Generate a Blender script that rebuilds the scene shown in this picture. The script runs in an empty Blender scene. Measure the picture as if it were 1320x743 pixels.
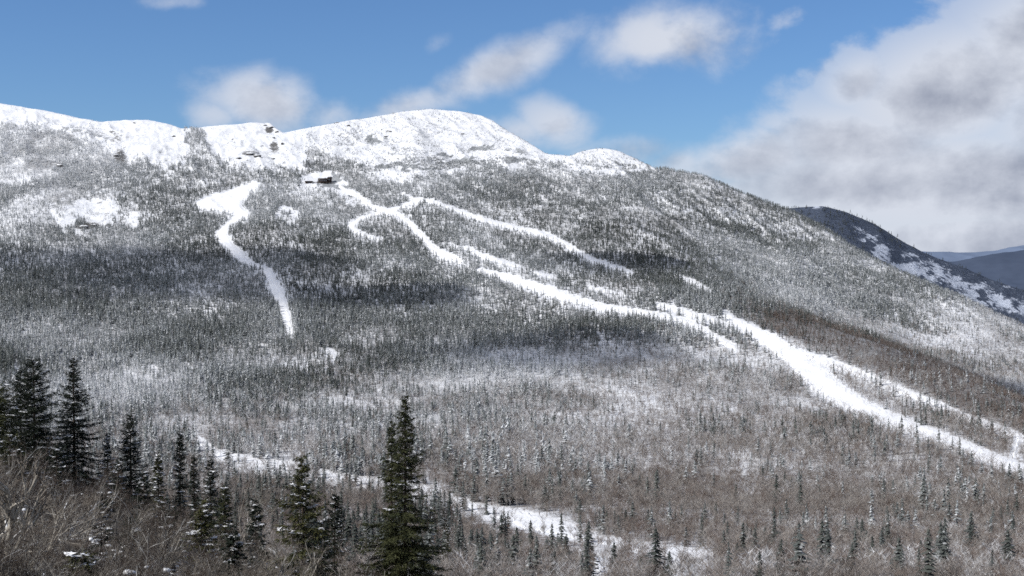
import bpy, math, random
import numpy as np
from mathutils import Vector

SEED = 7
rng = np.random.default_rng(SEED)
random.seed(SEED)
scene = bpy.context.scene
col = scene.collection

# ------------------------------------------------------------------ camera
PW, PH, F = 1320.0, 743.0, 1813.0
TH = math.radians(1.0)
CT, ST = math.cos(TH), math.sin(TH)
cam_d = bpy.data.cameras.new('camera')
cam_d.lens = 36.0 * F / PW
cam_d.sensor_width = 36.0
cam_d.clip_start = 0.5
cam_d.clip_end = 60000
cam = bpy.data.objects.new('camera', cam_d)
col.objects.link(cam)
cam.location = (0, 0, 0)
cam.rotation_euler = (math.radians(89.0), 0, 0)
scene.camera = cam


def uv(px, py):
    xn = (np.asarray(px, float) - 660.0) / F
    yn = (371.5 - np.asarray(py, float)) / F
    Y = CT + yn * ST
    return xn / Y, (-ST + yn * CT) / Y


def project(X, Y, Z):
    d = Y * CT - Z * ST
    h = Y * ST + Z * CT
    return 660.0 + F * X / d, 371.5 - F * h / d


# ------------------------------------------------------------------ noise
def _hash(ix, iy, seed):
    n = (ix.astype(np.int64) * 374761393 + iy.astype(np.int64) * 668265263 + seed * 1442695041) & 0x7fffffff
    n = ((n ^ (n >> 13)) * 1274126177) & 0x7fffffff
    return ((n ^ (n >> 16)) & 0xffff) / 65535.0


def vnoise(x, y, seed=0):
    x = np.asarray(x, float); y = np.asarray(y, float)
    ix = np.floor(x); iy = np.floor(y)
    fx = x - ix; fy = y - iy
    fx = fx * fx * fx * (fx * (fx * 6 - 15) + 10)
    fy = fy * fy * fy * (fy * (fy * 6 - 15) + 10)
    a = _hash(ix, iy, seed); b = _hash(ix + 1, iy, seed)
    c = _hash(ix, iy + 1, seed); d = _hash(ix + 1, iy + 1, seed)
    return a + (b - a) * fx + (c - a) * fy + (a - b - c + d) * fx * fy


def fbm(x, y, seed=0, octs=4, gain=0.5):
    s = 0; a = 1; t = 0
    for k in range(octs):
        s = s + a * vnoise(x * 2 ** k + 13.7 * k, y * 2 ** k - 7.1 * k, seed + k * 17)
        t += a; a *= gain
    return s / t


def ridged(x, y, seed=0, octs=4):
    s = 0; a = 1; t = 0
    for k in range(octs):
        n = 1 - np.abs(2 * vnoise(x * 2 ** k + 5.3 * k, y * 2 ** k + 3.1 * k, seed + 31 * k) - 1)
        s = s + a * n * n; t += a; a *= 0.5
    return s / t


def sstep(a, b, x):
    t = np.clip((np.asarray(x, float) - a) / (b - a), 0, 1)
    return t * t * (3 - 2 * t)


# ------------------------------------------------------------------ terrain
CREST = np.array([(-700, 95), (-300, 110), (-100, 122), (0, 132), (60, 143), (100, 151), (130, 157), (155, 155), (190, 154), (215, 159), (235, 166),
    (250, 166), (265, 163), (300, 161), (330, 158), (350, 158), (356, 165), (366, 171), (380, 168), (400, 164), (440, 157), (490, 149), (520, 144),
    (555, 141), (590, 143), (620, 149), (635, 155), (650, 165), (680, 183), (705, 198), (735, 201), (748, 195), (765, 191), (780, 190), (800, 195),
    (825, 207), (845, 217), (870, 221), (905, 225), (945, 243), (985, 260), (1025, 274), (1060, 293), (1100, 319), (1140, 340), (1200, 368),
    (1260, 394), (1320, 421), (1500, 485), (1800, 560), (2100, 600)], float)
DPY = np.array([0, 60, 100, 120, 143, 165, 190, 210, 230, 255, 280, 305, 330, 355, 380, 415, 450, 485, 520, 560, 600, 650, 690, 715, 743], float)
DY = np.array([4200, 3800, 3560, 3440, 3300, 3140, 2990, 2880, 2775, 2640, 2510, 2390, 2270, 2150, 2035, 1880, 1725, 1570, 1420, 1245, 1075, 860, 690, 570, 450], float)
SPUR = np.array([(790, 268), (820, 285), (880, 317), (941, 354), (973, 378), (1042, 405), (1150, 445), (1240, 482), (1320, 515), (1500, 590), (1800, 640), (2100, 660)], float)
SPJ = np.array([(790, 0), (850, 50), (950, 130), (1100, 260), (1320, 400), (1500, 420), (2100, 450)], float)
KN = np.array([(-700, 575), (-300, 600), (0, 627), (100, 646), (200, 678), (300, 718), (400, 752), (500, 782), (600, 800), (700, 830), (1320, 900), (2100, 930)], float)
KY = np.array([(-700, 140), (0, 130), (300, 110), (500, 90), (700, 80), (1320, 70), (2100, 70)], float)


def itp(tab, x):
    return np.interp(x, tab[:, 0], tab[:, 1])


UIN = np.linspace(-0.385, 0.385, 940)
UOUT = np.linspace(0.39, 0.72, 60)
US = np.concatenate([-UOUT[::-1], UIN, UOUT])
YS = np.concatenate([np.geomspace(4, 400, 150)[:-1], np.linspace(400, 1000, 130)[:-1], np.linspace(1000, 3500, 440)[:-1], np.geomspace(3500, 6500, 40)])
NU, NY = len(US), len(YS)
PXC = 660 + US * F
Z = np.zeros((NY, NU))
YCR = np.zeros(NU)
for j, px in enumerate(PXC):
    pyc = itp(CREST, px)
    zk_py = itp(KN, px); Yk = itp(KY, px)
    zk = (340 - zk_py) / F * Yk
    kn = [(4, -3.4), (Yk * 0.5, -3.4 + (zk + 3.4) * 0.52), (Yk, zk), (Yk + 60, zk - 21), (260, -67)]
    J = itp(SPJ, px) if px > 790 else 0.0
    sp = itp(SPUR, px) if px > 790 else -1
    for k in range(len(DPY) - 1, -1, -1):
        p = DPY[k]
        if p <= pyc + 4:
            break
        if J > 0 and p < sp + 3:
            if len(kn) and kn[-1][0] < np.interp(sp, DPY, DY):
                ys = np.interp(sp, DPY, DY)
                kn.append((ys, (340 - sp) / F * ys))
                ym = ys + 0.45 * J
                kn.append((ym, (340 - (sp + min(9, J * 0.03))) / F * ym))
            yy = DY[k] + J
            if yy > kn[-1][0] + 15:
                kn.append((yy, (340 - p) / F * yy))
        else:
            kn.append((DY[k], (340 - p) / F * DY[k]))
    yc = np.interp(pyc, DPY, DY) + J
    if yc < kn[-1][0] + 10:
        yc = kn[-1][0] + 30
    zc = (340 - pyc) / F * yc
    YCR[j] = yc
    kn += [(yc, zc), (yc + 40, zc - 2.5), (yc + 160, zc - 55), (yc + 500, zc - 230), (7000, zc - 700)]
    kn = np.array(kn)
    Z[:, j] = np.interp(YS, kn[:, 0], kn[:, 1])
# smooth the kinks
def smooth(A, k, axis):
    w = np.exp(-0.5 * (np.arange(-3 * k, 3 * k + 1) / k) ** 2); w /= w.sum()
    P = np.pad(A, [(3 * k, 3 * k) if a == axis else (0, 0) for a in (0, 1)], mode='edge')
    return np.apply_along_axis(lambda v: np.convolve(v, w, 'valid'), axis, P)
Zs = smooth(Z, 2, 0)
Zs = smooth(Zs, 1, 1)
mid = (YS > 500)[:, None] & (YS[:, None] < YCR[None, :] - 60)
wgt = sstep(300, 700, YS)[:, None] * (1 - sstep(-110, -25, YS[:, None] - YCR[None, :]))
Zb = smooth(Zs, 9, 0)
sw = sstep(780, 860, PXC)[None, :]
Zb = Zb * (1 - sw) + smooth(Zb, 9, 1) * sw
Z = Zs * (1 - wgt) + Zb * wgt
XG = US[None, :] * YS[:, None]
YG = np.repeat(YS[:, None], NU, 1)
PXG, PYG = project(XG, YG, Z)
upm = sstep(900, 1800, YG) * (1 - sstep(-260, -30, YG - YCR[None, :]))
# spurs and gullies running down the fall line
Z += upm * (15 * (ridged(XG / 330 + 0.25 * YG / 330, YG / 1300, 3, 3) - 0.45) + 9 * (fbm(XG / 120, YG / 160, 9, 4) - 0.5))
cr = sstep(-900, -150, YG - YCR[None, :]) * sstep(2100, 2500, YG)
Z += cr * (1 - 0.75 * sstep(-70, 0, YG - YCR[None, :])) * (13 * (fbm(XG / 70 + 0.3 * YG / 90, YG / 60, 21, 5, 0.58) - 0.5) + 9 * (ridged(XG / 48 + YG / 130, YG / 90, 25, 4) - 0.4))
Z += sstep(15, 60, YG) * (1 - sstep(300, 700, YG)) * 2.2 * (fbm(XG / 14, YG / 16, 5, 4) - 0.5)
Z += sstep(400, 800, YG) * 2.0 * (fbm(XG / 40, YG / 40, 6, 3) - 0.5)


def zat(X, Y):
    X = np.asarray(X, float); Y = np.asarray(Y, float)
    u = np.interp(X / Y, US, np.arange(NU)); r = np.interp(Y, YS, np.arange(NY))
    i = np.clip(np.floor(u).astype(int), 0, NU - 2); j = np.clip(np.floor(r).astype(int), 0, NY - 2)
    a = u - i; b = r - j
    return (Z[j, i] * (1 - a) + Z[j, i + 1] * a) * (1 - b) + (Z[j + 1, i] * (1 - a) + Z[j + 1, i + 1] * a) * b


def hit(px, py):
    """first meeting of the photo ray with the ground (beyond the knoll)"""
    u, v = uv(px, py)
    ys = np.linspace(300, 4000, 3700)
    zz = zat(u * ys, ys)
    k = np.argmax(zz >= v * ys)
    y = ys[k]
    return np.array([u * y, y, zat(u * y, y)])


PXG, PYG = project(XG, YG, Z)

# ------------------------------------------------------------------ maps of what grows where (drawn once, stored on the ground)
SC = 2
gy, gx = np.mgrid[0:int(PH * SC + 200), -160:int(PW * SC + 160)]
GX = gx / SC; GY = gy / SC


def stroke(img, pts, val, wob=0.25, seed=0):
    pts = np.array(pts, float)
    if img is TR and val in (2, 3, 4):
        pts[:, 2] *= 0.84
    for a, b in zip(pts[:-1], pts[1:]):
        m = max(a[2], b[2]) + 3
        x0 = int((min(a[0], b[0]) - m) * SC) + 160; x1 = int((max(a[0], b[0]) + m) * SC) + 161
        y0 = int((min(a[1], b[1]) - m) * SC); y1 = int((max(a[1], b[1]) + m) * SC) + 1
        x0 = max(x0, 0); y0 = max(y0, 0)
        sx = GX[y0:y1, x0:x1]; sy = GY[y0:y1, x0:x1]
        if sx.size == 0:
            continue
        d = b[:2] - a[:2]
        L2 = max(d @ d, 1e-6)
        t = np.clip(((sx - a[0]) * d[0] + (sy - a[1]) * d[1]) / L2, 0, 1)
        dist = np.hypot(sx - a[0] - t * d[0], sy - a[1] - t * d[1])
        w = (a[2] + (b[2] - a[2]) * t) * 0.44 * (1 + wob * 2 * (vnoise(sx / 4.0, sy / 3.0, 51 + seed) - 0.45))
        img[y0:y1, x0:x1][dist < w] = val


def poly(img, pts, val, wob=3.0):
    pts = np.array(pts, float)
    x0, y0 = pts.min(0) - 6; x1, y1 = pts.max(0) + 6
    a0 = max(int(x0 * SC) + 160, 0); a1 = int(x1 * SC) + 161; b0 = max(int(y0 * SC), 0); b1 = int(y1 * SC) + 1
    X = GX[b0:b1, a0:a1] + wob * (fbm(GX[b0:b1, a0:a1] / 7, GY[b0:b1, a0:a1] / 7, 61, 3) - 0.5) * 2
    Y = GY[b0:b1, a0:a1] + wob * (fbm(GX[b0:b1, a0:a1] / 7, GY[b0:b1, a0:a1] / 7, 71, 3) - 0.5) * 2
    ins = np.zeros(X.shape, bool)
    n = len(pts)
    for i in range(n):
        xa, ya = pts[i]; xb, yb = pts[(i + 1) % n]
        if ya == yb:
            continue
        c = ((ya > Y) != (yb > Y)) & (X < (xb - xa) * (Y - ya) / (yb - ya) + xa)
        ins ^= c
    img[b0:b1, a0:a1][ins] = val


TR = np.zeros(GX.shape, np.int16)
# 1 left trail
poly(TR, [(328, 234.5), (310, 241), (292, 247), (266, 255), (252, 261), (255, 268), (280, 272), (301, 277), (299, 283), (286, 292), (276, 302), (283, 312), (297, 324), (304, 335),
          (310, 340), (324, 342), (325, 339), (310, 325), (299, 313), (292, 302), (296, 292), (311, 284), (322, 280), (321, 275), (312, 268), (310, 261), (320, 254), (325, 245), (335, 240)], 1, 1.2)
stroke(TR, [(322, 340, 3), (340, 346, 3), (346, 352, 12), (350, 362, 11), (357, 375, 14), (364, 390, 13), (367, 405, 12), (370, 418, 11), (374, 428, 8), (378, 436, 2)], 1)
stroke(TR, [(421, 451, 5), (427, 457, 8), (432, 464, 3)], 1)
# 2 central trail under the lodge and its branches
stroke(TR, [(408, 236, 7), (431, 236, 7), (445, 245, 7), (465, 257, 7), (481, 268, 7), (495, 273, 8), (515, 278, 6), (530, 291, 8), (546, 307, 9), (553, 317, 11), (560, 324, 15), (572, 329, 13), (585, 334, 9), (594, 339, 4)], 2)
stroke(TR, [(493, 274, 4), (481, 277, 4), (461, 284, 7), (451, 293, 12), (457, 299, 9), (473, 306, 5), (492, 310, 4)], 2)
stroke(TR, [(495, 273, 5), (513, 269, 5), (532, 261, 6), (540, 258, 6)], 2)
stroke(TR, [(518, 251, 3), (534, 259, 5)], 2)
# 3 long upper trail
stroke(TR, [(536, 258, 5), (558, 261, 4), (582, 269, 5), (618, 283, 6), (647, 290, 6), (683, 299, 7), (711, 306, 7), (730, 317, 7), (748, 328, 6), (768, 338, 8), (792, 345, 5), (815, 353, 4)], 3)
# 4 middle trail
stroke(TR, [(578, 318, 3), (602, 321, 6), (622, 331, 7), (647, 338, 7), (670, 345, 4)], 4)
stroke(TR, [(689, 352, 4), (716, 360, 4)], 4)
stroke(TR, [(758, 371, 3), (772, 375, 4), (802, 380, 4)], 4)
# 5 long lower trail
stroke(TR, [(616, 349, 4), (639, 354, 7), (663, 362, 9), (687, 370, 11), (719, 380, 13), (744, 388, 9), (776, 396, 8), (808, 402, 7), (845, 407, 7), (881, 416, 9), (901, 424, 9), (921, 435, 10), (946, 448, 7)], 5)
stroke(TR, [(848, 394, 8), (876, 402, 8), (913, 411, 7), (938, 420, 5)], 5)
stroke(TR, [(876, 358, 3), (897, 366, 7), (916, 378, 4)], 5)
# 6 broad right trail
stroke(TR, [(935, 404, 8), (945, 418, 15), (973, 430, 18), (994, 441, 22), (1010, 452, 20), (1030, 471, 25), (1054, 491, 30), (1078, 508, 27), (1111, 526, 20), (1143, 542, 20), (1183, 555, 17), (1224, 569, 14), (1264, 586, 14), (1297, 599, 14), (1320, 608, 14), (1400, 640, 14)], 6)
# 7 narrow trail above it
stroke(TR, [(1012, 452, 7), (1042, 459, 8), (1078, 471, 8), (1119, 487, 7), (1167, 507, 6), (1204, 520, 6), (1244, 538, 6), (1276, 549, 8), (1320, 566, 8), (1400, 596, 8)], 7)
stroke(TR, [(1313, 568, 4), (1307, 588, 5)], 7)
# 8 lowest trail across the valley
stroke(TR, [(246, 562, 5.8), (258, 570, 7.3), (274, 583, 7.3), (316, 595, 8.8), (350, 599, 7.3), (392, 606, 5.1), (421, 613, 7.3), (453, 620, 8.8), (488, 627, 12.1), (541, 637, 20.5), (577, 645, 14.0), (619, 657, 9.3), (655, 665, 14.9),
            (683, 673, 22.4), (718, 681, 18.7), (747, 690, 14.0), (782, 697, 10.3), (807, 702, 8.4), (828, 706, 11.2), (870, 713, 14.0), (905, 716, 11.2), (922, 712, 7.5)], 8)
stroke(TR, [(764, 716, 7), (770, 728, 10), (779, 745, 12)], 8)

poly(TR, [(388, 229), (404, 224), (424, 223), (438, 233), (432, 243), (404, 243), (388, 240)], 9, 1.5)
OPEN = np.zeros(GX.shape, np.float32)          # open snow, no forest
CRS = itp(CREST, GX)
for P in ([(150, 150), (192, 148), (240, 160), (242, 190), (232, 214), (215, 229), (195, 210), (168, 190), (158, 170)],
          [(258, 158), (352, 150), (364, 166), (372, 190), (384, 200), (380, 214), (325, 216), (276, 204), (266, 180)],
          [(362, 166), (400, 158), (388, 185), (396, 205), (392, 232), (378, 222), (370, 195)],
          [(430, 225), (470, 262), (486, 268), (470, 262), (448, 262), (432, 246), (400, 240)],
          [(62, 262), (85, 256), (150, 245), (185, 270), (175, 290), (132, 292), (106, 308), (85, 300), (64, 280)],
          [(348, 272), (368, 264), (376, 264), (390, 283), (374, 292), (360, 282)],
          [(-160, 60), (60, 100), (140, 150), (100, 160), (50, 156), (0, 158), (-160, 150)],
          [(595, 566), (607, 564), (612, 576), (602, 574)]):
    poly(OPEN, P, 1, 11)
for P in ((55, 190, 240, 312), (345, 395, 260, 296)):
    m_ = (GX > P[0]) & (GX < P[1]) & (GY > P[2]) & (GY < P[3])
    OPEN[m_] *= sstep(0.40, 0.54, fbm(GX[m_] / 13, GY[m_] / 9, 151, 4, 0.6))
KRM = np.zeros(GX.shape, np.float32)
stroke(KRM, [(470, 221, 5), (500, 214, 7), (560, 205, 9), (610, 191, 6), (650, 190, 8), (705, 203, 8)], 1, .5)
stroke(KRM, [(520, 219, 6), (580, 212, 10), (640, 204, 12), (700, 208, 8)], .8, .5)
stroke(KRM, [(440, 168, 4), (480, 178, 16), (505, 186, 12)], .55, .6)
stroke(KRM, [(30, 160, 6), (90, 164, 8), (140, 176, 10)], .9, .5)
stroke(KRM, [(745, 205, 14), (790, 209, 14), (835, 214, 6)], .6, .6)
ALC = np.array([(-160, 150), (0, 158), (60, 164), (110, 172), (150, 190), (170, 205), (225, 190), (238, 168), (262, 168), (275, 196), (330, 212), (385, 216), (400, 188), (430, 200), (470, 222), (520, 233), (560, 224), (640, 216),
                (700, 213), (740, 221), (800, 222), (850, 213), (900, 215), (1500, 400)], float)
ALP = sstep(0, 1, 1 - (GY - itp(ALC, GX) + 26 * (fbm(GX / 30, GY / 18, 81, 4) - 0.5)) / 14.0 - 0.4).astype(np.float32)
CLEAR = np.clip((GX > -80), 0, 1)


def samp(img, px, py):
    i = np.clip((np.asarray(py) * SC).astype(int), 0, img.shape[0] - 1)
    j = np.clip((np.asarray(px) * SC + 160).astype(int), 0, img.shape[1] - 1)
    return img[i, j]


# ------------------------------------------------------------------ mesh helpers
def mesh_np(name, V, T, attrs=None, mat=None, smooth_=False, quads=False):
    me = bpy.data.meshes.new(name)
    V = np.asarray(V, np.float32); T = np.asarray(T, np.int32)
    k = 4 if quads else 3
    me.vertices.add(len(V)); me.vertices.foreach_set('co', V.ravel())
    me.loops.add(len(T) * k); me.loops.foreach_set('vertex_index', T.ravel())
    me.polygons.add(len(T)); me.polygons.foreach_set('loop_start', np.arange(0, len(T) * k, k, dtype=np.int32))
    me.update(calc_edges=True)
    for an, arr in (attrs or {}).items():
        arr = np.asarray(arr, np.float32)
        if arr.shape[1] == 3:
            arr = np.concatenate([arr, np.ones((len(arr), 1), np.float32)], 1)
        a = me.color_attributes.new(an, 'FLOAT_COLOR', 'POINT')
        a.data.foreach_set('color', arr.ravel())
    if smooth_:
        me.polygons.foreach_set('use_smooth', np.ones(len(T), bool))
    if mat:
        me.materials.append(mat)
    return me


def link(name, me, parent=None, label=None, cat=None, group=None, kind=None):
    o = bpy.data.objects.new(name, me)
    col.objects.link(o)
    if parent:
        o.parent = parent
    for k, v in (('label', label), ('category', cat), ('group', group), ('kind', kind)):
        if v:
            o[k] = v
    return o


# ------------------------------------------------------------------ materials
class NT:
    def __init__(self, name):
        self.m = bpy.data.materials.new(name); self.m.use_nodes = True
        self.t = self.m.node_tree; self.n = self.t.nodes
        self.bs = self.n['Principled BSDF']

    def node(self, typ, **kw):
        nd = self.n.new(typ)
        for k, v in kw.items():
            setattr(nd, k, v)
        return nd

    def put(self, sock, v):
        if isinstance(v, bpy.types.NodeSocket):
            self.t.links.new(v, sock)
        else:
            sock.default_value = v

    def math(self, op, a, b=0.0, c=None, clamp=False):
        nd = self.node('ShaderNodeMath', operation=op, use_clamp=clamp)
        self.put(nd.inputs[0], a); self.put(nd.inputs[1], b)
        if c is not None:
            self.put(nd.inputs[2], c)
        return nd.outputs[0]

    def rng(self, x, a, b, lo=0.0, hi=1.0, smooth_=True):
        nd = self.node('ShaderNodeMapRange')
        nd.interpolation_type = 'SMOOTHSTEP' if smooth_ else 'LINEAR'
        self.put(nd.inputs[0], x)
        for i, v in enumerate((a, b, lo, hi)):
            self.put(nd.inputs[i + 1], v)
        return nd.outputs[0]

    def mix(self, f, a, b):
        nd = self.node('ShaderNodeMix', data_type='RGBA')
        self.put(nd.inputs[0], f)
        self.put(nd.inputs[6], a if isinstance(a, bpy.types.NodeSocket) else (*a, 1))
        self.put(nd.inputs[7], b if isinstance(b, bpy.types.NodeSocket) else (*b, 1))
        return nd.outputs[2]

    def noise(self, vec, scale, detail=3, rough=0.55, dist=0.0):
        nd = self.node('ShaderNodeTexNoise')
        if vec is not None:
            self.put(nd.inputs['Vector'], vec)
        nd.inputs['Scale'].default_value = scale
        nd.inputs['Detail'].default_value = detail
        nd.inputs['Roughness'].default_value = rough
        nd.inputs['Distortion'].default_value = dist
        return nd.outputs[0]

    def attr(self, name):
        nd = self.node('ShaderNodeVertexColor', layer_name=name)
        s = self.node('ShaderNodeSeparateColor')
        self.t.links.new(nd.outputs[0], s.inputs[0])
        return s.outputs

    def geo(self):
        return self.node('ShaderNodeNewGeometry')

    def sep(self, v):
        s = self.node('ShaderNodeSeparateXYZ'); self.put(s.inputs[0], v); return s.outputs

    def mapv(self, v, scale=(1, 1, 1), rot=(0, 0, 0)):
        m = self.node('ShaderNodeMapping'); self.put(m.inputs[0], v)
        m.inputs['Scale'].default_value = scale; m.inputs['Rotation'].default_value = rot
        return m.outputs[0]

    def done(self, colr, rough=0.9, spec=0.1, bump=None, bstr=0.5, bdist=0.1):
        self.put(self.bs.inputs['Base Color'], colr if isinstance(colr, bpy.types.NodeSocket) else (*colr, 1))
        self.bs.inputs['Roughness'].default_value = rough
        self.bs.inputs['Specular IOR Level'].default_value = spec
        if bump is not None:
            b = self.node('ShaderNodeBump'); b.inputs['Strength'].default_value = bstr; b.inputs['Distance'].default_value = bdist
            self.put(b.inputs['Height'], bump); self.put(self.bs.inputs['Normal'], b.outputs[0])
        return self.m


SNOW = (0.80, 0.815, 0.84)


def mat_ground():
    M = NT('snowy_ground'); g = M.geo(); P = g.outputs['Position']; A = M.attr('cover')
    n1 = M.noise(P, 0.22, 4, 0.65); n2 = M.noise(P, 0.045, 4, 0.6); n3 = M.noise(M.mapv(P, (0.10, 0.10, 0.55)), 1.0, 5, 0.65, 0.6)
    n4 = M.noise(P, 1.1, 3, 0.6)
    snow = M.mix(M.rng(n2, 0.35, 0.7), SNOW, (0.73, 0.75, 0.79))
    brush = M.mix(n4, (0.070, 0.058, 0.051), (0.27, 0.235, 0.215))
    fb = M.rng(M.math('ADD', M.math('ADD', M.math('MULTIPLY', n1, 0.35), M.math('MULTIPLY', n4, 0.4)), M.math('MULTIPLY', A[2], 0.55)), 0.62, 0.78)
    brush = M.mix(A[0], brush, M.mix(n4, (0.10, 0.11, 0.118), (0.46, 0.48, 0.50)))
    c = M.mix(fb, snow, brush)
    rock = M.mix(M.noise(P, 0.35, 5, 0.7), (0.035, 0.036, 0.04), (0.20, 0.195, 0.19))
    nz = M.sep(g.outputs['Normal'])[2]
    rf = M.math('ADD', M.math('MULTIPLY', A[1], 0.62), M.math('SUBTRACT', M.math('MULTIPLY', n3, 0.9), M.math('MULTIPLY', M.rng(nz, 0.55, 0.95), 0.28)))
    c = M.mix(M.rng(rf, 0.60, 0.70), c, rock)
    h = M.math('ADD', M.math('MULTIPLY', n2, 9.0), M.math('MULTIPLY', n1, 1.4))
    return M.done(c, 0.85, 0.15, h, 0.55, 0.7)


def mat_trail():
    M = NT('groomed_snow'); g = M.geo(); P = g.outputs['Position']
    n = M.noise(P, 0.05, 4, 0.6); n1 = M.noise(M.mapv(P, (0.9, 0.14, 0.3)), 1.0, 3, 0.6)
    c = M.mix(M.math('ADD', M.math('MULTIPLY', n, 0.6), M.math('MULTIPLY', n1, 0.4)), (0.91, 0.92, 0.935), (0.83, 0.845, 0.875))
    return M.done(c, 0.7, 0.2, M.math('ADD', M.math('MULTIPLY', n, 5.0), n1), 0.4, 0.5)


def mat_conifer():
    M = NT('snow_dusted_needles'); g = M.geo(); P = g.outputs['Position']; A = M.attr('tone')
    nz = M.sep(g.outputs['Normal'])[2]
    n = M.noise(P, 0.75, 2, 0.6); n2 = M.noise(P, 0.02, 2, 0.5)
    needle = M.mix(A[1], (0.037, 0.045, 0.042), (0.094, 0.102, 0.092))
    needle = M.mix(M.rng(A[2], 0.08, 0.70, 0.0, 0.9), needle, (0.25, 0.275, 0.28))  # rime greys the needles, with aerial haze painted into the same lift
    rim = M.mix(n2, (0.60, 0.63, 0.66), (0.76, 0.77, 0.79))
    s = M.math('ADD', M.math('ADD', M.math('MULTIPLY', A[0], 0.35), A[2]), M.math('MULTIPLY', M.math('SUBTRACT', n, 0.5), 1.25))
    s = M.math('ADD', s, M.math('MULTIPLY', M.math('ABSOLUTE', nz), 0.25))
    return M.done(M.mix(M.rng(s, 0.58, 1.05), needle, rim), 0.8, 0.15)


def mat_bare():
    M = NT('bare_twigs'); g = M.geo(); P = g.outputs['Position']; A = M.attr('tone')
    n = M.noise(P, 0.5, 2, 0.6)
    bark = M.mix(A[1], (0.125, 0.090, 0.074), (0.34, 0.318, 0.295))
    s = M.math('ADD', M.math('ADD', M.math('MULTIPLY', A[0], 0.3), A[2]), M.math('MULTIPLY', M.math('SUBTRACT', n, 0.5), 1.3))
    return M.done(M.mix(M.rng(s, 0.5, 0.9), bark, (0.82, 0.83, 0.85)), 0.9, 0.1)


def mat_near_needles(name, c0, c1, snow=0.0):
    M = NT(name); g = M.geo(); P = g.outputs['Position']; A = M.attr('tone')
    n = M.noise(P, 2.2, 3, 0.6)
    c = M.mix(M.math('ADD', M.math('MULTIPLY', A[1], 0.65), M.math('MULTIPLY', n, 0.35)), c0, c1)
    c = M.mix(M.rng(M.math('ADD', A[0], M.math('MULTIPLY', M.math('SUBTRACT', n, 0.5), 0.8)), 0.6 - snow, 0.72 - snow), c, (0.84, 0.85, 0.87))
    return M.done(c, 0.65, 0.2)


def mat_bark(name, c0, c1, snowy=True):
    M = NT(name); g = M.geo(); P = g.outputs['Position']
    n = M.noise(M.mapv(P, (9, 9, 2.2)), 1.0, 4, 0.65)
    c = M.mix(n, c0, c1)
    if snowy:
        nz = M.sep(g.outputs['Normal'])[2]
        n2 = M.noise(P, 1.7, 2, 0.5)
        c = M.mix(M.math('MULTIPLY', M.rng(nz, 0.55, 0.8), M.rng(n2, 0.50, 0.58)), c, (0.84, 0.85, 0.87))
    return M.done(c, 0.9, 0.1, n, 0.5, 0.02)


def mat_rock():
    M = NT('ledge_rock'); g = M.geo(); P = g.outputs['Position']
    n = M.noise(M.mapv(P, (0.25, 0.25, 0.9)), 1.0, 5, 0.7); nz = M.sep(g.outputs['Normal'])[2]
    n2 = M.noise(P, 0.4, 3, 0.6)
    c = M.mix(n, (0.03, 0.031, 0.036), (0.17, 0.165, 0.165))
    c = M.mix(M.rng(M.math('ADD', nz, M.math('MULTIPLY', M.math('SUBTRACT', n2, 0.5), 0.9)), 0.42, 0.6), c, SNOW)
    return M.done(c, 0.85, 0.2, n, 0.8, 1.0)


def mat_plain(name, c0, c1, sc=1.0, rough=0.7, spec=0.3):
    M = NT(name); g = M.geo()
    return M.done(M.mix(M.noise(g.outputs['Position'], sc, 3, 0.6), c0, c1), rough, spec)


def mat_far():
    M = NT('far_slope'); g = M.geo(); P = g.outputs['Position']; A = M.attr('cover')
    n = M.noise(P, 0.03, 6, 0.75, 1.2); n2 = M.noise(M.mapv(P, (0.06, 0.06, 0.13)), 1.0, 5, 0.75, 0.4)
    forest = M.mix(n2, (0.022, 0.032, 0.055), (0.12, 0.145, 0.20))  # distance haze and cloud shade painted into the blue forest colour
    s = M.math('ADD', M.math('MULTIPLY', A[0], 0.42), M.math('ADD', M.math('MULTIPLY', n, 0.75), M.math('MULTIPLY', n2, 0.45)))
    return M.done(M.mix(M.rng(s, 0.86, 0.95), forest, (0.52, 0.57, 0.67)), 0.9, 0.1, M.math('MULTIPLY', n, 20), 0.6, 1.0)  # snow colour darkened and blued to paint the shade on it


MG = mat_ground(); MT = mat_trail(); MC = mat_conifer(); MB = mat_bare(); MR = mat_rock(); MF = mat_far()
M_NEED = mat_near_needles('spruce_needles', (0.013, 0.019, 0.009), (0.075, 0.078, 0.030))
M_DARK = mat_near_needles('dark_fir_needles', (0.007, 0.011, 0.008), (0.026, 0.034, 0.020))
M_OLIVE = mat_near_needles('olive_fir_needles', (0.020, 0.026, 0.009), (0.095, 0.092, 0.034))
M_TRUNK = mat_bark('spruce_bark', (0.035, 0.028, 0.022), (0.13, 0.105, 0.085), False)
M_GREY = mat_bark('grey_bark', (0.13, 0.122, 0.112), (0.43, 0.42, 0.395))
M_BIRCH = mat_bark('pale_bark', (0.20, 0.18, 0.155), (0.52, 0.49, 0.43))
M_TWIG = mat_bark('brown_twigs', (0.028, 0.022, 0.019), (0.125, 0.101, 0.086), False)
M_TWIGG = mat_bark('grey_twigs', (0.075, 0.062, 0.052), (0.29, 0.26, 0.225), False)

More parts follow.
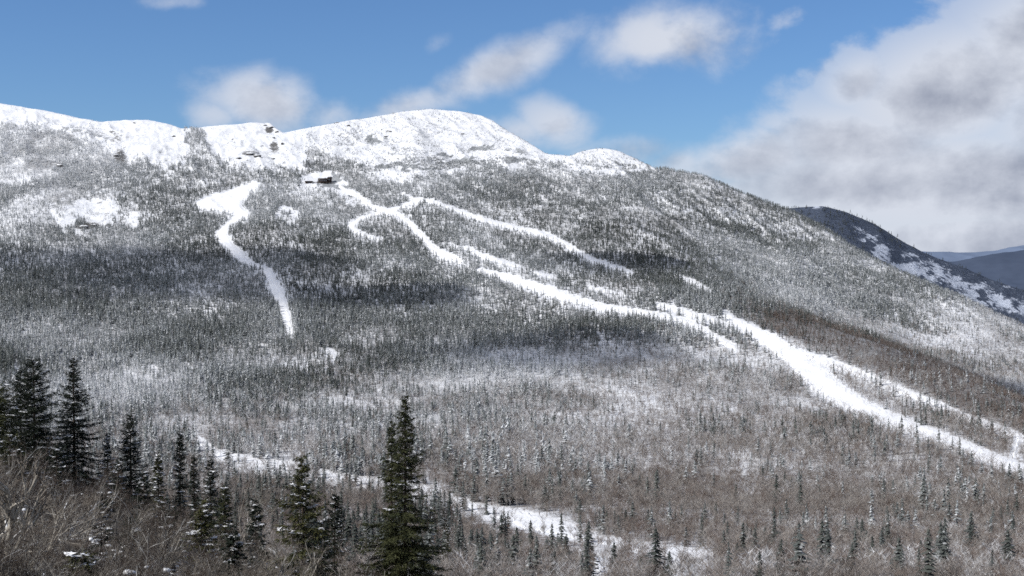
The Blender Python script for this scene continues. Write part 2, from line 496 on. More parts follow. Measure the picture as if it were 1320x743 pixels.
# ------------------------------------------------------------------ ground sheet and trails
samp_in = (PXG > -79) & (PXG < PW + 79) & (PYG < PH + 99) & (PYG > 0) & (YG < YCR[None, :] + 20) & (YG > 430)
OPG = np.where(samp_in, samp(OPEN, PXG, PYG), 0.0)
ALG = np.where(samp_in, samp(ALP, PXG, PYG), 0.0)
TRG = np.where(samp_in, samp(TR, PXG, PYG), 0)
ROCK = np.zeros((NY, NU))
for (cx, cy, rx, ry, w) in [(322, 198, 24, 8, 0.72), (347, 168, 9, 8, 0.9), (353, 190, 12, 14, 0.75), (79, 213, 14, 7, .8), (112, 291, 26, 7, 1.0), (155, 205, 14, 24, .8), (150, 178, 20, 20, .6), (197, 255, 10, 6, .8), (60, 250, 60, 30, .35),
                            (440, 162, 12, 8, .5), (500, 170, 12, 10, .55), (478, 185, 30, 18, .45), (600, 172, 20, 8, .5), (330, 180, 30, 14, .45), (30, 200, 60, 40, .3), (220, 168, 20, 8, .5), (195, 180, 20, 20, .35), (560, 190, 80, 22, .4)]:
    ROCK = np.maximum(ROCK, w * np.clip(1.3 - np.hypot((PXG - cx) / rx, (PYG - cy) / ry), 0, 1) * samp_in)
BR = np.where(YG < 300, 0.80 + 0.5 * (fbm(XG / 2.5, YG / 4, 35, 3) - 0.5), 0.53 + 0.04 * (1 - sstep(1350, 1800, YG)) + 0.42 * (fbm(XG / 60, YG / 110, 33, 4) - 0.5)) * (1 - np.clip(OPG + ALG, 0, 1)) - 0.6 * np.clip(OPG + ALG, 0, 1)
NEAR = np.zeros((NY, NU))
for dx_, dy_ in ((0, 0), (5, 0), (-5, 0), (0, 4), (0, -4), (9, 3), (-9, -3)):
    NEAR += np.where(samp_in, samp(TR, PXG + dx_, PYG + dy_) > 0, 0) / 7.0
BR = BR * (1 - np.clip(1.6 * NEAR, 0, 1)) + 0.05 * np.clip(1.6 * NEAR, 0, 1)
AL_ = np.clip(ALG + OPG, 0, 1)
mott = sstep(0.44, 0.62, fbm(PXG / 15, PYG / 5.5, 141, 4, 0.62)) * sstep(4, 30, PYG - itp(CREST, PXG))
ROCK = np.maximum(ROCK, AL_ * 0.62 * sstep(0.60, 0.78, ridged(PXG / 26 + PYG / 30, PYG / 9, 171, 4)) * sstep(3, 18, PYG - itp(CREST, PXG)))
BR = BR + AL_ * (0.45 + 0.66 * mott + 0.55 * np.where(samp_in, samp(KRM, PXG, PYG), 0))
BR += 0.30 * np.exp(-((PYG - itp(SPUR, PXG) - 20) / 24) ** 2) * sstep(900, 1000, PXG) * (YG > 900)
BR -= 0.55 * sstep(1.2, 0.6, np.hypot((PXG - 75) / 75, (PYG - 705) / 40)) * (YG < 60)
cov = np.stack([np.where(YG > 430, np.maximum(AL_, 0.62 * sstep(900, 1900, YG)), 0), np.clip(ROCK * 1.15, 0, 1.2), BR], -1).reshape(-1, 3)
V = np.stack([XG, YG, Z], -1).reshape(-1, 3)
ii = (np.arange(NY - 1)[:, None] * NU + np.arange(NU - 1)[None, :])
Q = np.stack([ii, ii + 1, ii + NU + 1, ii + NU], -1).reshape(-1, 4)
link('mountain_ground', mesh_np('mountain_ground', V, Q, {'cover': cov}, MG, True, True), kind='structure', label='snow covered mountain with a forested slope and bare white summits')
QT = np.max(TRG.reshape(-1)[Q], 1)
cnt = (TRG.reshape(-1)[Q] > 0).sum(1)
TL = {1: 'winding ski trail on the left slope below the snow bowl', 2: 'ski trail forking below the dark lodge', 3: 'narrow ski trail slanting across the upper right slope',
      4: 'short broken ski trail in the middle of the slope', 5: 'long ski trail slanting through the middle forest', 6: 'broad white ski trail running off the right side',
      7: 'thin ski trail above the broad one', 8: 'lowest ski trail crossing the valley behind the dark spruce'}
for t in range(1, 9):
    q = Q[(QT == t) & (cnt >= 2)]
    used, inv = np.unique(q.ravel(), return_inverse=True)
    VV = V[used].copy()
    rim = np.bincount(inv, minlength=len(used))
    VV[:, 2] += np.where(rim >= 4, 0.55, -0.25)
    link('ski_trail', mesh_np('ski_trail', VV, inv.reshape(-1, 4), None, MT, True, True), kind='structure', label=TL[t])

# plain far below and around, out to the horizon
bs = 45000.0
Vp = np.array([(-bs, -8000, -760), (bs, -8000, -760), (bs, bs, -760), (-bs, bs, -760)])
link('valley_plain', mesh_np('valley_plain', Vp, np.array([[0, 1, 2, 3]]), {'cover': np.zeros((4, 3))}, MF, False, True), kind='structure')

# ------------------------------------------------------------------ hills behind, on the right
def hill(name, crest, Yc, depth, drop, label, mat, nz=25, seed=0, snowband=None, lat=0):
    crest = np.array(crest, float)
    pxs = np.linspace(crest[0, 0], crest[-1, 0], 260)
    ts = np.concatenate([np.linspace(0, 1, 90), np.linspace(1, 1.6, 25)[1:]])
    PX, T = np.meshgrid(pxs, ts)
    yc = Yc + lat * (PX - crest[0, 0])
    Yy = yc - depth * (1 - T)
    zc = (340 - np.interp(PX, crest[:, 0], crest[:, 1])) / F * yc
    zz = zc - drop * np.abs(1 - T) ** 1.15 * np.where(T > 1, 1.2, 1)
    X = (PX - 660) / F * Yy
    zz = zz + (1 - np.exp(-((T - 1) / 0.12) ** 2) * 0.8) * nz * (ridged(X / (9 * nz) , Yy / (16 * nz), 90 + seed, 4) - 0.45) + 0.12 * nz * (fbm(X / nz, Yy / nz, 70 + seed, 3) - 0.5)
    px, py = project(X, Yy, zz)
    cv = np.zeros(px.shape + (3,))
    if snowband is not None:
        cv[..., 0] = snowband(px, py)
    n = len(pxs)
    idx = (np.arange(len(ts) - 1)[:, None] * n + np.arange(n - 1)[None, :])
    qq = np.stack([idx, idx + 1, idx + n + 1, idx + n], -1).reshape(-1, 4)
    vv = np.stack([X, Yy, zz], -1).reshape(-1, 3)
    link(name, mesh_np(name, vv, qq, {'cover': cv.reshape(-1, 3)}, mat, True, True), kind='structure', label=label)
    return vv, cv.reshape(-1, 3)[:, 0], px.ravel(), py.ravel()


def band(px, py):
    d = py - np.interp(px, [1020, 1060, 1110, 1150, 1200, 1250, 1310, 1400], [272, 285, 305, 335, 352, 372, 392, 420])
    b = np.exp(-(d / 24) ** 2) * (0.40 + 0.75 * vnoise(px / 11, py / 8, 4)) * sstep(1085, 1130, px)
    b += 0.55 * np.exp(-((px - 1078 - (py - 275) * 1.1) / 12) ** 2) * (py < 312) * vnoise(px / 7, py / 5, 8)
    b += 0.8 * np.exp(-((px - 1052) / 14) ** 2 - ((py - 268) / 4) ** 2)
    return np.clip(b, 0, 1)


vvf, cvf, pxf, pyf = hill('far_mountain', [(850, 250), (950, 272), (1028, 268), (1060, 266), (1090, 274), (1130, 291), (1165, 313), (1200, 330), (1240, 344), (1280, 362), (1320, 374), (1400, 405), (1600, 480), (1800, 520)], 4300, 700, 330,
              'dark wooded mountain with snowy cliffs behind the right ridge', MF, 22, 1, band)


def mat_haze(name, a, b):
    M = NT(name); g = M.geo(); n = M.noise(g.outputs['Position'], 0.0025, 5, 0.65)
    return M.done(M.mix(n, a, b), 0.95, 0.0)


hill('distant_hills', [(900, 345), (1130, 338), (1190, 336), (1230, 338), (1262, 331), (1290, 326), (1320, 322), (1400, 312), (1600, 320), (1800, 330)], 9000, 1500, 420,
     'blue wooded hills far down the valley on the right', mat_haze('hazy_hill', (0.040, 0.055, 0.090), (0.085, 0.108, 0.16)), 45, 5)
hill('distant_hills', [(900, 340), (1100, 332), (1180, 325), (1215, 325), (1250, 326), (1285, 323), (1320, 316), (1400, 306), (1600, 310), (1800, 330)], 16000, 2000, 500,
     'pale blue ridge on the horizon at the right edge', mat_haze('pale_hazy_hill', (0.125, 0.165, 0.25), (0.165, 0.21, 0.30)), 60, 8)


# ------------------------------------------------------------------ tree shapes
def conifer_lo(tiers, per, seed, w=0.17):
    """unit-height conifer: tiers of drooping kite branches"""
    r = np.random.default_rng(seed)
    V = []; T = []; A = []
    V += [(0.012, 0, 0), (-0.012, 0.01, 0), (0, -0.012, 0), (0, 0, 0.97)]; A += [(-.5, 0, 0)] * 4
    T += [(0, 1, 3), (1, 2, 3), (2, 0, 3)]
    for k in range(tiers):
        t = (k + 0.3) / tiers
        z = 0.06 + 0.90 * t
        rad = w * (1 - t) ** 0.75 * (0.8 + 0.4 * r.random()) + 0.012
        a0 = r.random() * 6.28
        for i in range(per):
            a = a0 + 6.283 * (i + 0.5 * r.random()) / per
            L = rad * (0.45 + 0.90 * r.random())
            zt = z; z = z + r.normal(0, 0.20 / tiers)
            wd = L * 0.34 + 0.004
            dz = 0.95 / tiers * (0.75 + 0.5 * r.random())
            ca, sa = math.cos(a), math.sin(a)
            b = len(V)
            V += [(0, 0, z + dz * 0.75), (ca * L * .7 - sa * wd, sa * L * .7 + ca * wd, z + dz * 0.05), (ca * L, sa * L, z - dz * 0.25 + 0.1 * L), (ca * L * .7 + sa * wd, sa * L * .7 - ca * wd, z + dz * 0.05)]
            s = r.random() * 1.1 - 0.3
            A += [(s, 0, 0), (s, 0, 0), (s - .1, 0, 0), (s, 0, 0)]
            T += [(b, b + 1, b + 2), (b, b + 2, b + 3)]
            z = zt
    b = len(V)
    V += [(0.01, 0, .92), (-.006, .008, .92), (-.006, -.008, .92), (0, 0, 1.0)]; A += [(0, 0, 0)] * 4
    T += [(b, b + 1, b + 3), (b + 1, b + 2, b + 3), (b + 2, b, b + 3)]
    return np.array(V), np.array(T), np.array(A)[:, 0]


def bare_lo(nst, ntw, seed, wd=0.012):
    """unit-height bare tree: trunk blades and upward fans of twig blades"""
    r = np.random.default_rng(seed)
    V = []; T = []; A = []

    def blade(p, q, w, s):
        d = np.subtract(q, p); a = r.random() * 6.28
        n = np.cross(d, (math.cos(a), math.sin(a), 0.3)); n = n / (np.linalg.norm(n) + 1e-9) * w
        b = len(V)
        V.extend([tuple(np.add(p, n)), tuple(np.subtract(p, n)), tuple(q)]); A.extend([s] * 3); T.append((b, b + 1, b + 2))
    ends = []
    lx, ly = r.normal() * .05, r.normal() * .05
    top = (lx, ly, 0.70)
    blade((0, 0, -0.02), top, wd * 1.5, .75)
    blade((0, 0, -0.02), top, wd * 1.5, .75)
    for i in range(nst):
        z = 0.20 + 0.42 * r.random()
        a = r.random() * 6.28; L = (0.20 + 0.20 * r.random())
        p = (lx * z / .7, ly * z / .7, z)
        q = (p[0] + math.cos(a) * L * .75, p[1] + math.sin(a) * L * .75, z + L * 0.75)
        blade(p, q, wd * .9, 0.15)
        ends.append((p, q))
    ends.append(((0, 0, .4), top))
    for i in range(ntw):
        p, q = ends[r.integers(len(ends))]
        f = 0.30 + 0.70 * r.random()
        s = np.add(p, np.subtract(q, p) * f)
        a = r.random() * 6.28; L = 0.14 + 0.16 * r.random(); sp = 0.3 + 0.6 * r.random()
        e = s + np.array([math.cos(a) * L * sp, math.sin(a) * L * sp, L * (0.95 - 0.55 * sp)])
        e[2] = min(e[2], 0.93 + 0.07 * r.random())
        blade(tuple(s), tuple(e), wd * 0.6, 0.5 * r.random() - .1)
    return np.array(V), np.array(T), np.array(A)


def merge(templates, pos, scale, rot, var, tint, frost, wscale):
    VV = []; TT = []; AA = []; base = 0
    for k, (v, t, a) in enumerate(templates):
        s = np.where(var == k)[0]
        if len(s) == 0:
            continue
        c, sn = np.cos(rot[s])[:, None], np.sin(rot[s])[:, None]
        w = (scale[s] * wscale[s])[:, None]
        x = (v[None, :, 0] * c - v[None, :, 1] * sn) * w + pos[s, 0][:, None]
        y = (v[None, :, 0] * sn + v[None, :, 1] * c) * w + pos[s, 1][:, None]
        z = v[None, :, 2] * scale[s][:, None] + pos[s, 2][:, None]
        n, m = len(s), len(v)
        VV.append(np.stack([x, y, z], -1).reshape(-1, 3).astype(np.float32))
        AA.append(np.stack([np.repeat(a[None], n, 0), np.repeat(tint[s][:, None], m, 1), np.repeat(frost[s][:, None], m, 1)], -1).reshape(-1, 3).astype(np.float32))
        TT.append((t[None] + (np.arange(n) * m)[:, None, None] + base).reshape(-1, 3).astype(np.int32))
        base += n * m
    return np.concatenate(VV), np.concatenate(TT), np.concatenate(AA)


# ------------------------------------------------------------------ where the woods stand
NC = 420000
uu = rng.uniform(-0.43, 0.43, NC)
yy = np.sqrt(rng.uniform(325 ** 2, 3500 ** 2, NC))
xx = uu * yy
ycr = np.interp(uu, US, YCR)
ok = yy < ycr + 25
uu, yy, xx, ycr = uu[ok], yy[ok], xx[ok], ycr[ok]
zz = zat(xx, yy)
px, py = project(xx, yy, zz)
inm = (px > -79) & (px < PW + 79) & (py < PH + 95)
tr = np.where(inm, samp(TR, px, py), 0)
# keep trees off the trails: also test a point a little in front of the stem
pxb, pyb = project(xx, yy - 3, zat(xx, yy - 3))
tr = np.maximum(tr, np.where(inm, samp(TR, pxb, pyb + 1), 0))
op = np.where(inm, samp(OPEN, px, py), 0); al = np.where(inm, samp(ALP, px, py), 0)
clump = fbm(xx / 45, yy / 45, 101, 3)
clump2 = fbm(xx / 140, yy / 140, 111, 3)
dens = np.full(len(xx), 0.62) + 0.25 * sstep(1500, 2500, yy)
dens *= 0.84 + 0.48 * sstep(0.36, 0.6, clump)
leftsn = (1 - sstep(150, 260, px)) * (1 - sstep(255, 320, py))
dens *= 1 - 0.55 * leftsn * sstep(0.62, 0.42, clump2 + 0.15 * clump)
dens *= 1 - op * (0.80 + 0.17 * sstep(0.4, 0.55, clump))
kr = sstep(0.46, 0.58, fbm(px / 17, py / 6, 121, 4, 0.65))
kr = np.clip(kr * 0.75 + np.where(inm, samp(KRM, px, py), 0), 0, 1)
kr *= 0.35 + 0.65 * sstep(itp(CREST, px) + 4, itp(CREST, px) + 30, py)
dens *= 1 - al * (0.86 - 0.76 * kr)
dens[tr > 0] = 0
hp = 12.0 * F / yy
for fr, cut in ((0.30, .55), (0.60, .65), (0.9, .85)):
    blk = np.where(inm, samp(TR, px, py - hp * fr), 0) > 0
    dens[blk] *= np.where((samp(TR, px, py - hp * fr)[blk] == 8), np.where(px[blk] > 600, .22, np.where(px[blk] < 470, .4, cut)), cut)
# conifer share
share = 1 - sstep(390, 560, py + 0.10 * (px - 500) - 40 * (clump2 - 0.5) * 4)
share = np.clip(share, 0, 1)
spd = py - itp(SPUR, px)
brown = np.exp(-((spd - 26) / 32) ** 2) * sstep(900, 1010, px) * (0.6 + 0.4 * sstep(.35, .6, clump))
share = share * (1 - 0.9 * brown)
base_lo = (0.30 - 0.22 * sstep(380, 800, px)) * (0.55 + 0.45 * sstep(600, 520, py))
share = np.maximum(share, base_lo * (0.5 + 1.2 * sstep(0.5, 0.68, clump)))
isc = rng.random(len(xx)) < share
keep = rng.random(len(xx)) < dens * np.where(isc, 1.0, 1.15)
xx, yy, zz, px, py, isc, al, op, clump, clump2, brown, leftsn, tr = [a[keep] for a in (xx, yy, zz, px, py, isc, al, op, clump, clump2, brown, leftsn, tr)]
N = len(xx)
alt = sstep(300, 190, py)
hgt = np.where(isc, 11.8 - 4.6 * sstep(1200, 2500, yy), 11.0 - 3.2 * sstep(1200, 2300, yy)) * (0.82 + 0.36 * sstep(.3, .7, clump2)) * rng.uniform(0.55, 1.3, N)
hgt *= np.where(isc, 1 + 0.34 * sstep(1500, 950, yy) * rng.uniform(.2, 1.2, N), 1.0)
hgt *= 1 - 0.46 * np.maximum(al, 0.8 * op) - 0.22 * (yy > 2900)
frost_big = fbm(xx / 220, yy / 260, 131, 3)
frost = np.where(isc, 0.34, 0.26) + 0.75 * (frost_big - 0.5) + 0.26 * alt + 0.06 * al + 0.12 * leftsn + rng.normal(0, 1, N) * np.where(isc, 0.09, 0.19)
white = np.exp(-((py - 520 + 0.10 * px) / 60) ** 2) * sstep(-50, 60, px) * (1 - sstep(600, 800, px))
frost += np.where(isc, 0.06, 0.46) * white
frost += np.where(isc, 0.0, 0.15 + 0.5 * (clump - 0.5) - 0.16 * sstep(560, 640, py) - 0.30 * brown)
shd = sstep(800, 1000, px) * (spd[keep] < 0)
frost += 0.12 * shd
tint = np.clip(rng.normal(0.50, 0.32, N) - 0.45 * brown + 0.5 * (clump2 - 0.5), 0, 1)
rot = rng.uniform(0, 6.283, N)
wsc = rng.uniform(0.72, 1.3, N) * (1 + 0.9 * al)
frost -= 0.12 * al
frost = np.where(isc & (yy < 600), np.minimum(frost, 0.10 + 0.10 * rng.random(N)), frost)
pos = np.stack([xx, yy, zz - 0.3], -1)
ptx, pty = project(xx, yy, zz + hgt)
vis = (ptx > -4) & (ptx < PW + 4) & (pty < PH - 4) & (pty < itp(KN, ptx) - 8)

order = np.argsort(yy)
near_c = [i for i in order if isc[i] and vis[i]][:270]
near_b = [i for i in order if (not isc[i]) and vis[i]][:270]
solo = np.zeros(N, bool); solo[near_c] = True; solo[near_b] = True

C_FAR = [conifer_lo(4, 4, 200 + k, 0.20) for k in range(6)]
C_MID = [conifer_lo(7, 5, 220 + k, 0.20) for k in range(6)]
C_NEAR = [conifer_lo(13, 7, 240 + k, 0.19) for k in range(6)]
B_FAR = [bare_lo(4, 11, 260 + k, 0.015) for k in range(6)]
B_MID = [bare_lo(6, 30, 280 + k, 0.0095) for k in range(6)]
B_NEAR = [bare_lo(9, 85, 300 + k, 0.0062) for k in range(6)]


def grow(name, templates, sel, mat, label):
    s = np.where(sel)[0]
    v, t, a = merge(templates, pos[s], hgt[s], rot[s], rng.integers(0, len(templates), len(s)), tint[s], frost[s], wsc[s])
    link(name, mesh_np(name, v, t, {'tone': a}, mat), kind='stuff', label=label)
    return len(s), len(t)


cnts = []
rest = ~solo
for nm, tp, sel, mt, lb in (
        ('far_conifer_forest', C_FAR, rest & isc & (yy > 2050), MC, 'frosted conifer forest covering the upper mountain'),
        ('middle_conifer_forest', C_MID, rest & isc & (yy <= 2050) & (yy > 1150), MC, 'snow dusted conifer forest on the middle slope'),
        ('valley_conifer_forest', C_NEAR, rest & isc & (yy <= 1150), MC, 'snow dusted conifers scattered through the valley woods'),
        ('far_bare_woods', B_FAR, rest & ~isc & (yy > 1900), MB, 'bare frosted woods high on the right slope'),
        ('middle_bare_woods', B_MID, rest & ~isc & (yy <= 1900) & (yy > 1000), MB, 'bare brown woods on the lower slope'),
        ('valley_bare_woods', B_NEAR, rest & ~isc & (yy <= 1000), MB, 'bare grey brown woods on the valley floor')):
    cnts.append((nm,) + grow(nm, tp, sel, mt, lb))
print('WOODS', N, cnts, file=__import__('sys').stderr)

# conifers on the far mountain
k = rng.choice(len(vvf), 9000)
fp = vvf[k] + rng.normal(0, 1, (9000, 3)) * np.array([6, 6, 0])
fk = (cvf[k] < 0.35)
fp = fp[fk]; n = len(fp)
v, t, a = merge(C_FAR, fp, rng.uniform(7, 12, n), rng.uniform(0, 6.28, n), rng.integers(0, 6, n), rng.random(n) * .6, rng.normal(0.02, .15, n), np.full(n, 1.3))
link('far_mountain_forest', mesh_np('far_mountain_forest', v, t, {'tone': a}, MC), kind='stuff', label='dark forest on the mountain behind the right ridge')


# ------------------------------------------------------------------ the nearest 270 of each as trees of their own
def split_mesh(tpl, name, ntrunk, mat_trunk, mat_crown, tint_, frost_):
    v, t, a = tpl
    A = np.stack([a, np.full(len(a), tint_), np.full(len(a), frost_)], -1)
    out = []
    for lab, tt, m in (('trunk', t[:ntrunk], mat_trunk), ('crown', t[ntrunk:], mat_crown)):
        used, inv = np.unique(tt.ravel(), return_inverse=True)
        out.append(mesh_np(name + '_' + lab, v[used], inv.reshape(-1, 3), {'tone': A[used]}, m))
    return out


def conifer_mid(seed):
    return conifer_lo(17, 8, seed, 0.185)


SOLO_C = []
for k in range(10):
    SOLO_C.append(split_mesh(conifer_mid(320 + k), 'spruce', 3, M_TRUNK, MC, 0.2 + 0.06 * k, [0.05, 0.15, 0.25, 0.35, 0.42, 0.12, 0.3, 0.2, 0.48, 0.0][k]))
SOLO_B = [split_mesh(bare_lo(11, 140, 340 + k, 0.0050), 'bare_tree', 2, MB, MB, 0.15 + 0.08 * k, [0.05, 0.2, 0.35, 0.45, 0.1, 0.3, 0.15, 0.25, 0.4, 0.0][k]) for k in range(10)]


def tree(name, meshes, loc, h, rz, w, label, cat='tree', group=None):
    o = bpy.data.objects.new(name, None); o.empty_display_size = 1; col.objects.link(o)
    o.location = loc; o.rotation_euler = (0, 0, rz); o.scale = (h * w, h * w, h)
    o['label'] = label; o['category'] = cat
    if group:
        o['group'] = group
    for nm, me in zip(('trunk', 'crown'), meshes):
        link(nm, me, o)
    return o


for i in near_c:
    fi = np.argmin(np.abs(np.array([0.05, 0.15, 0.25, 0.35, 0.42, 0.12, 0.3, 0.2, 0.48, 0.0]) - frost[i] + rng.normal(0, .08)))
    tree('spruce_tree', SOLO_C[fi], pos[i], hgt[i] * 1.05, rot[i], wsc[i], 'snow dusted spruce in the open valley woods around the lowest ski trail', 'spruce', 'snow dusted spruces of the valley woods')
for i in near_b:
    fi = np.argmin(np.abs(np.array([0.05, 0.2, 0.35, 0.45, 0.1, 0.3, 0.15, 0.25, 0.4, 0.0]) - frost[i] + rng.normal(0, .08)))
    tree('bare_tree', SOLO_B[fi], pos[i], hgt[i], rot[i], wsc[i], 'leafless grey brown tree in the open valley woods around the lowest ski trail', 'bare tree', 'leafless trees of the valley woods')


# ------------------------------------------------------------------ foreground evergreens
def tubes(segs, sides=4):
    S = np.array([(*p, *q, a, b) for p, q, a, b in segs], float)
    P, Qe, ra, rb = S[:, :3], S[:, 3:6], S[:, 6], S[:, 7]
    d = Qe - P; d /= np.linalg.norm(d, axis=1)[:, None] + 1e-9
    ref = np.where(np.abs(d[:, 2:3]) > 0.9, np.array([[1., 0, 0]]), np.array([[0, 0, 1.]]))
    n1 = np.cross(d, ref); n1 /= np.linalg.norm(n1, axis=1)[:, None] + 1e-9
    n2 = np.cross(d, n1)
    V = []
    for k in range(sides):
        a = 2 * math.pi * k / sides
        o = n1 * math.cos(a) + n2 * math.sin(a)
        V.append(P + o * ra[:, None]); V.append(Qe + o * rb[:, None])
    V = np.stack(V, 1)
    m = 2 * sides
    T = []
    for k in range(sides):
        a, b = 2 * k, 2 * k + 1; c, e = (2 * k + 2) % m, (2 * k + 3) % m
        T += [(a, c, b), (b, c, e)]
    T = np.array(T)[None] + (np.arange(len(S)) * m)[:, None, None]
    return V.reshape(-1, 3), T.reshape(-1, 3)


def evergreen(h, rad, seed, whorl=0.36, gap=None, snow=0.15, droop=0.35, lop=0.0, fine=1.0, pw=0.8):
    """a real-size spruce: whorls of drooping boughs, each with side sprays of needle blades"""
    r = np.random.default_rng(seed)
    segs = []
    zs = np.linspace(0, h, 9)
    off = np.cumsum(r.normal(0, 0.02, (9, 2)), 0) * (np.linspace(0, 1, 9)[:, None])
    for a in range(8):
        r0 = 0.018 * h * (1 - a / 8.6) * 0.75; r1 = 0.018 * h * (1 - (a + 1) / 8.6) * 0.75
        segs.append(((*off[a], zs[a]), (*off[a + 1], zs[a + 1]), r0 + 0.01, r1 + 0.008))
    BV = []; BA = []
    z = 0.05 * h
    while z < h * 0.985:
        t = z / h
        R = rad * (1 - t) ** pw * (0.86 + 0.24 * r.random())
        if gap and gap[0] < t < gap[1]:
            R *= 0.35 + 0.55 * r.random()
        nb = int(r.integers(5, 8)) if t < 0.9 else int(r.integers(4, 6))
        a0 = r.random() * 6.28
        for b in range(nb):
            a = a0 + 6.283 * (b + 0.45 * r.random()) / nb
            L = R * (0.42 + 0.80 * r.random()) * (1 + lop * math.cos(a - 3.1)) + 0.10
            if r.random() < 0.13:
                L *= 0.40
            up = 0.75 * t ** 1.6 + 0.05 - 0.30 * (1 - t)
            ns = 6
            sp = []
            zb = z + r.normal(0, 0.16)
            ox = np.interp(zb, zs, off[:, 0]); oy = np.interp(zb, zs, off[:, 1])
            for q in range(ns + 1):
                f = q / ns
                dz = L * (up * f - droop * f * f * (1 - 0.4 * t) + 0.20 * f ** 4)
                sp.append((ox + math.cos(a) * L * f, oy + math.sin(a) * L * f, zb + dz))
            sp = np.array(sp)
            tone = np.clip(r.normal(0.45, 0.2), 0, 1)
            sn = r.random() < snow * 1.4
            segs.append((tuple(sp[0]), tuple(sp[3]), 0.004 * L + 0.008, 0.006))
            nt = max(6, int(L * 11 * fine))
            f = np.sort(r.random(nt)) * 0.90 + 0.10
            fi = np.clip((f * ns).astype(int), 0, ns - 1); ff = (f * ns - fi)[:, None]
            p = sp[fi] * (1 - ff) + sp[fi + 1] * ff
            dirb = np.array([math.cos(a), math.sin(a), 0]); side = np.array([-math.sin(a), math.cos(a), 0])
            for sgn in (-1, 1):
                tl = (0.10 + 0.34 * L ** 0.75 * (1 - 0.70 * f)) * r.uniform(0.6, 1.15, nt)
                ang = r.uniform(0.55, 1.05, nt)
                d = dirb[None] * np.cos(ang)[:, None] + side[None] * (sgn * np.sin(ang))[:, None]
                d[:, 2] += r.uniform(-0.55, 0.10, nt)
                e = p + d * tl[:, None]
                # each spray: 4 needle blades along its length, fanned about the twig
                for q in range(4):
                    s0 = p + (e - p) * (q * 0.24)
                    aa = r.normal(0, 0.5, nt)
                    dd = d + side[None] * aa[:, None] * 0.6 + np.array([0, 0, 1.0])[None] * r.normal(-0.05, 0.28, nt)[:, None]
                    ln = np.maximum(tl * 0.50, 0.07)
                    s1 = s0 + dd * ln[:, None]
                    wv = np.cross(dd, r.normal(0, 1, (nt, 3)) + np.array([0, 0, 1.6]))
                    wv /= np.linalg.norm(wv, axis=1)[:, None] + 1e-9
                    hw = (0.016 + 0.020 * r.random(nt)) / fine ** .5
                    tri = np.stack([s0 + wv * hw[:, None], s0 - wv * hw[:, None], s1], 1)
                    BV.append(tri)
                    tn = np.clip(tone + r.normal(0, 0.18, nt) + 0.25 * (f - 0.6), 0, 1)
                    BA.append(np.stack([np.full(nt, -0.3), tn, np.zeros(nt)], -1))
            if sn:   # snow lying along the bough
                m = int(3 + L * 5)
                f = r.uniform(0.35, 0.95, m); fi = np.clip((f * ns).astype(int), 0, ns - 1); ff = (f * ns - fi)[:, None]
                p = sp[fi] * (1 - ff) + sp[fi + 1] * ff + np.array([0, 0, 0.035])
                p += side[None] * r.normal(0, 0.10 * L, m)[:, None]
                for q in range(3):
                    c1 = r.normal(0, 1, (m, 3)) * np.array([.09, .09, .018]); c2 = r.normal(0, 1, (m, 3)) * np.array([.09, .09, .018])
                    BV.append(np.stack([p + c1, p + c2, p - (c1 + c2) * .7 + np.array([0, 0, .03])], 1))
                    BA.append(np.tile([[1.0, 0.5, 0]], (m, 1)))
        z += whorl * (0.55 + 0.6 * (1 - t)) * (0.8 + 0.4 * r.random()) * 0.62
    # leader
    lead = np.array([off[-1][0], off[-1][1], h])
    for q in range(14):
        s0 = lead - np.array([0, 0, 0.5 * r.random()]); d = np.array([r.normal(0, .10), r.normal(0, .10), 0.20 + .1 * r.random()])
        BV.append(np.stack([s0 + [[.018, 0, 0]], s0 - [[.018, 0, 0]], s0 + d[None]], 1)); BA.append(np.array([[-.3, .5, 0]]))
    TV = np.concatenate(BV).reshape(-1, 3)
    TA = np.repeat(np.concatenate(BA), 3, 0)
    tv, tt = tubes(segs, 6)
    return (tv, tt), (TV, np.arange(len(TV)).reshape(-1, 3), TA)


def plant_evergreen(name, cx, topy, Y, width, label, mat, seed, cat='spruce', group=None, **kw):
    u, v = uv(cx, topy)
    X = u * Y; g = float(zat(X, Y)) - 0.25
    h = v * Y - g
    rad = width * 0.5 / F * Y
    (tv, tt), (cv_, ct, ca) = evergreen(h, rad, seed, **kw)
    o = bpy.data.objects.new(name, None); col.objects.link(o); o.location = (X, Y, g)
    o['label'] = label; o['category'] = cat
    if group:
        o['group'] = group
    link('trunk', mesh_np('trunk', tv, tt, None, M_TRUNK), o)
    link('crown', mesh_np('crown', cv_, ct, {'tone': ca}, mat), o)
    print('EVERGREEN', label[:40], 'h=%.1f r=%.1f tris=%d' % (h, rad, len(ct)))
    return o


PE = plant_evergreen
PE('spruce_tree', 522, 511, 85, 168, 'tall dark green spruce standing alone before the lowest trail', M_NEED, 1, whorl=.36, gap=(.50, .64), snow=.02, lop=.05, pw=1.0, fine=1.1)
PE('spruce_tree', 504, 546, 88, 60, 'thin ragged spruce top close behind the tall lone spruce', M_NEED, 2, whorl=.42, gap=(.3, .6), snow=.05, fine=.9)
PE('fir_tree', 95, 461, 125, 104, 'black green pointed fir standing above the brown brush', M_DARK, 3, cat='fir', whorl=.42, snow=.10, fine=.9)
PE('fir_tree', 44, 464, 118, 104, 'dark broad topped fir beside the black pointed fir', M_DARK, 4, cat='fir', whorl=.42, snow=.14, fine=.9, pw=.5)
PE('fir_tree', 26, 478, 122, 96, 'dark fir merging with the broad topped fir on its left', M_DARK, 14, cat='fir', whorl=.45, snow=.1, fine=.8, pw=.55)
PE('fir_tree', -4, 496, 105, 120, 'olive dark fir cut off by the left edge of the view', M_NEED, 5, cat='fir', whorl=.42, snow=.1, fine=.8, pw=.5)
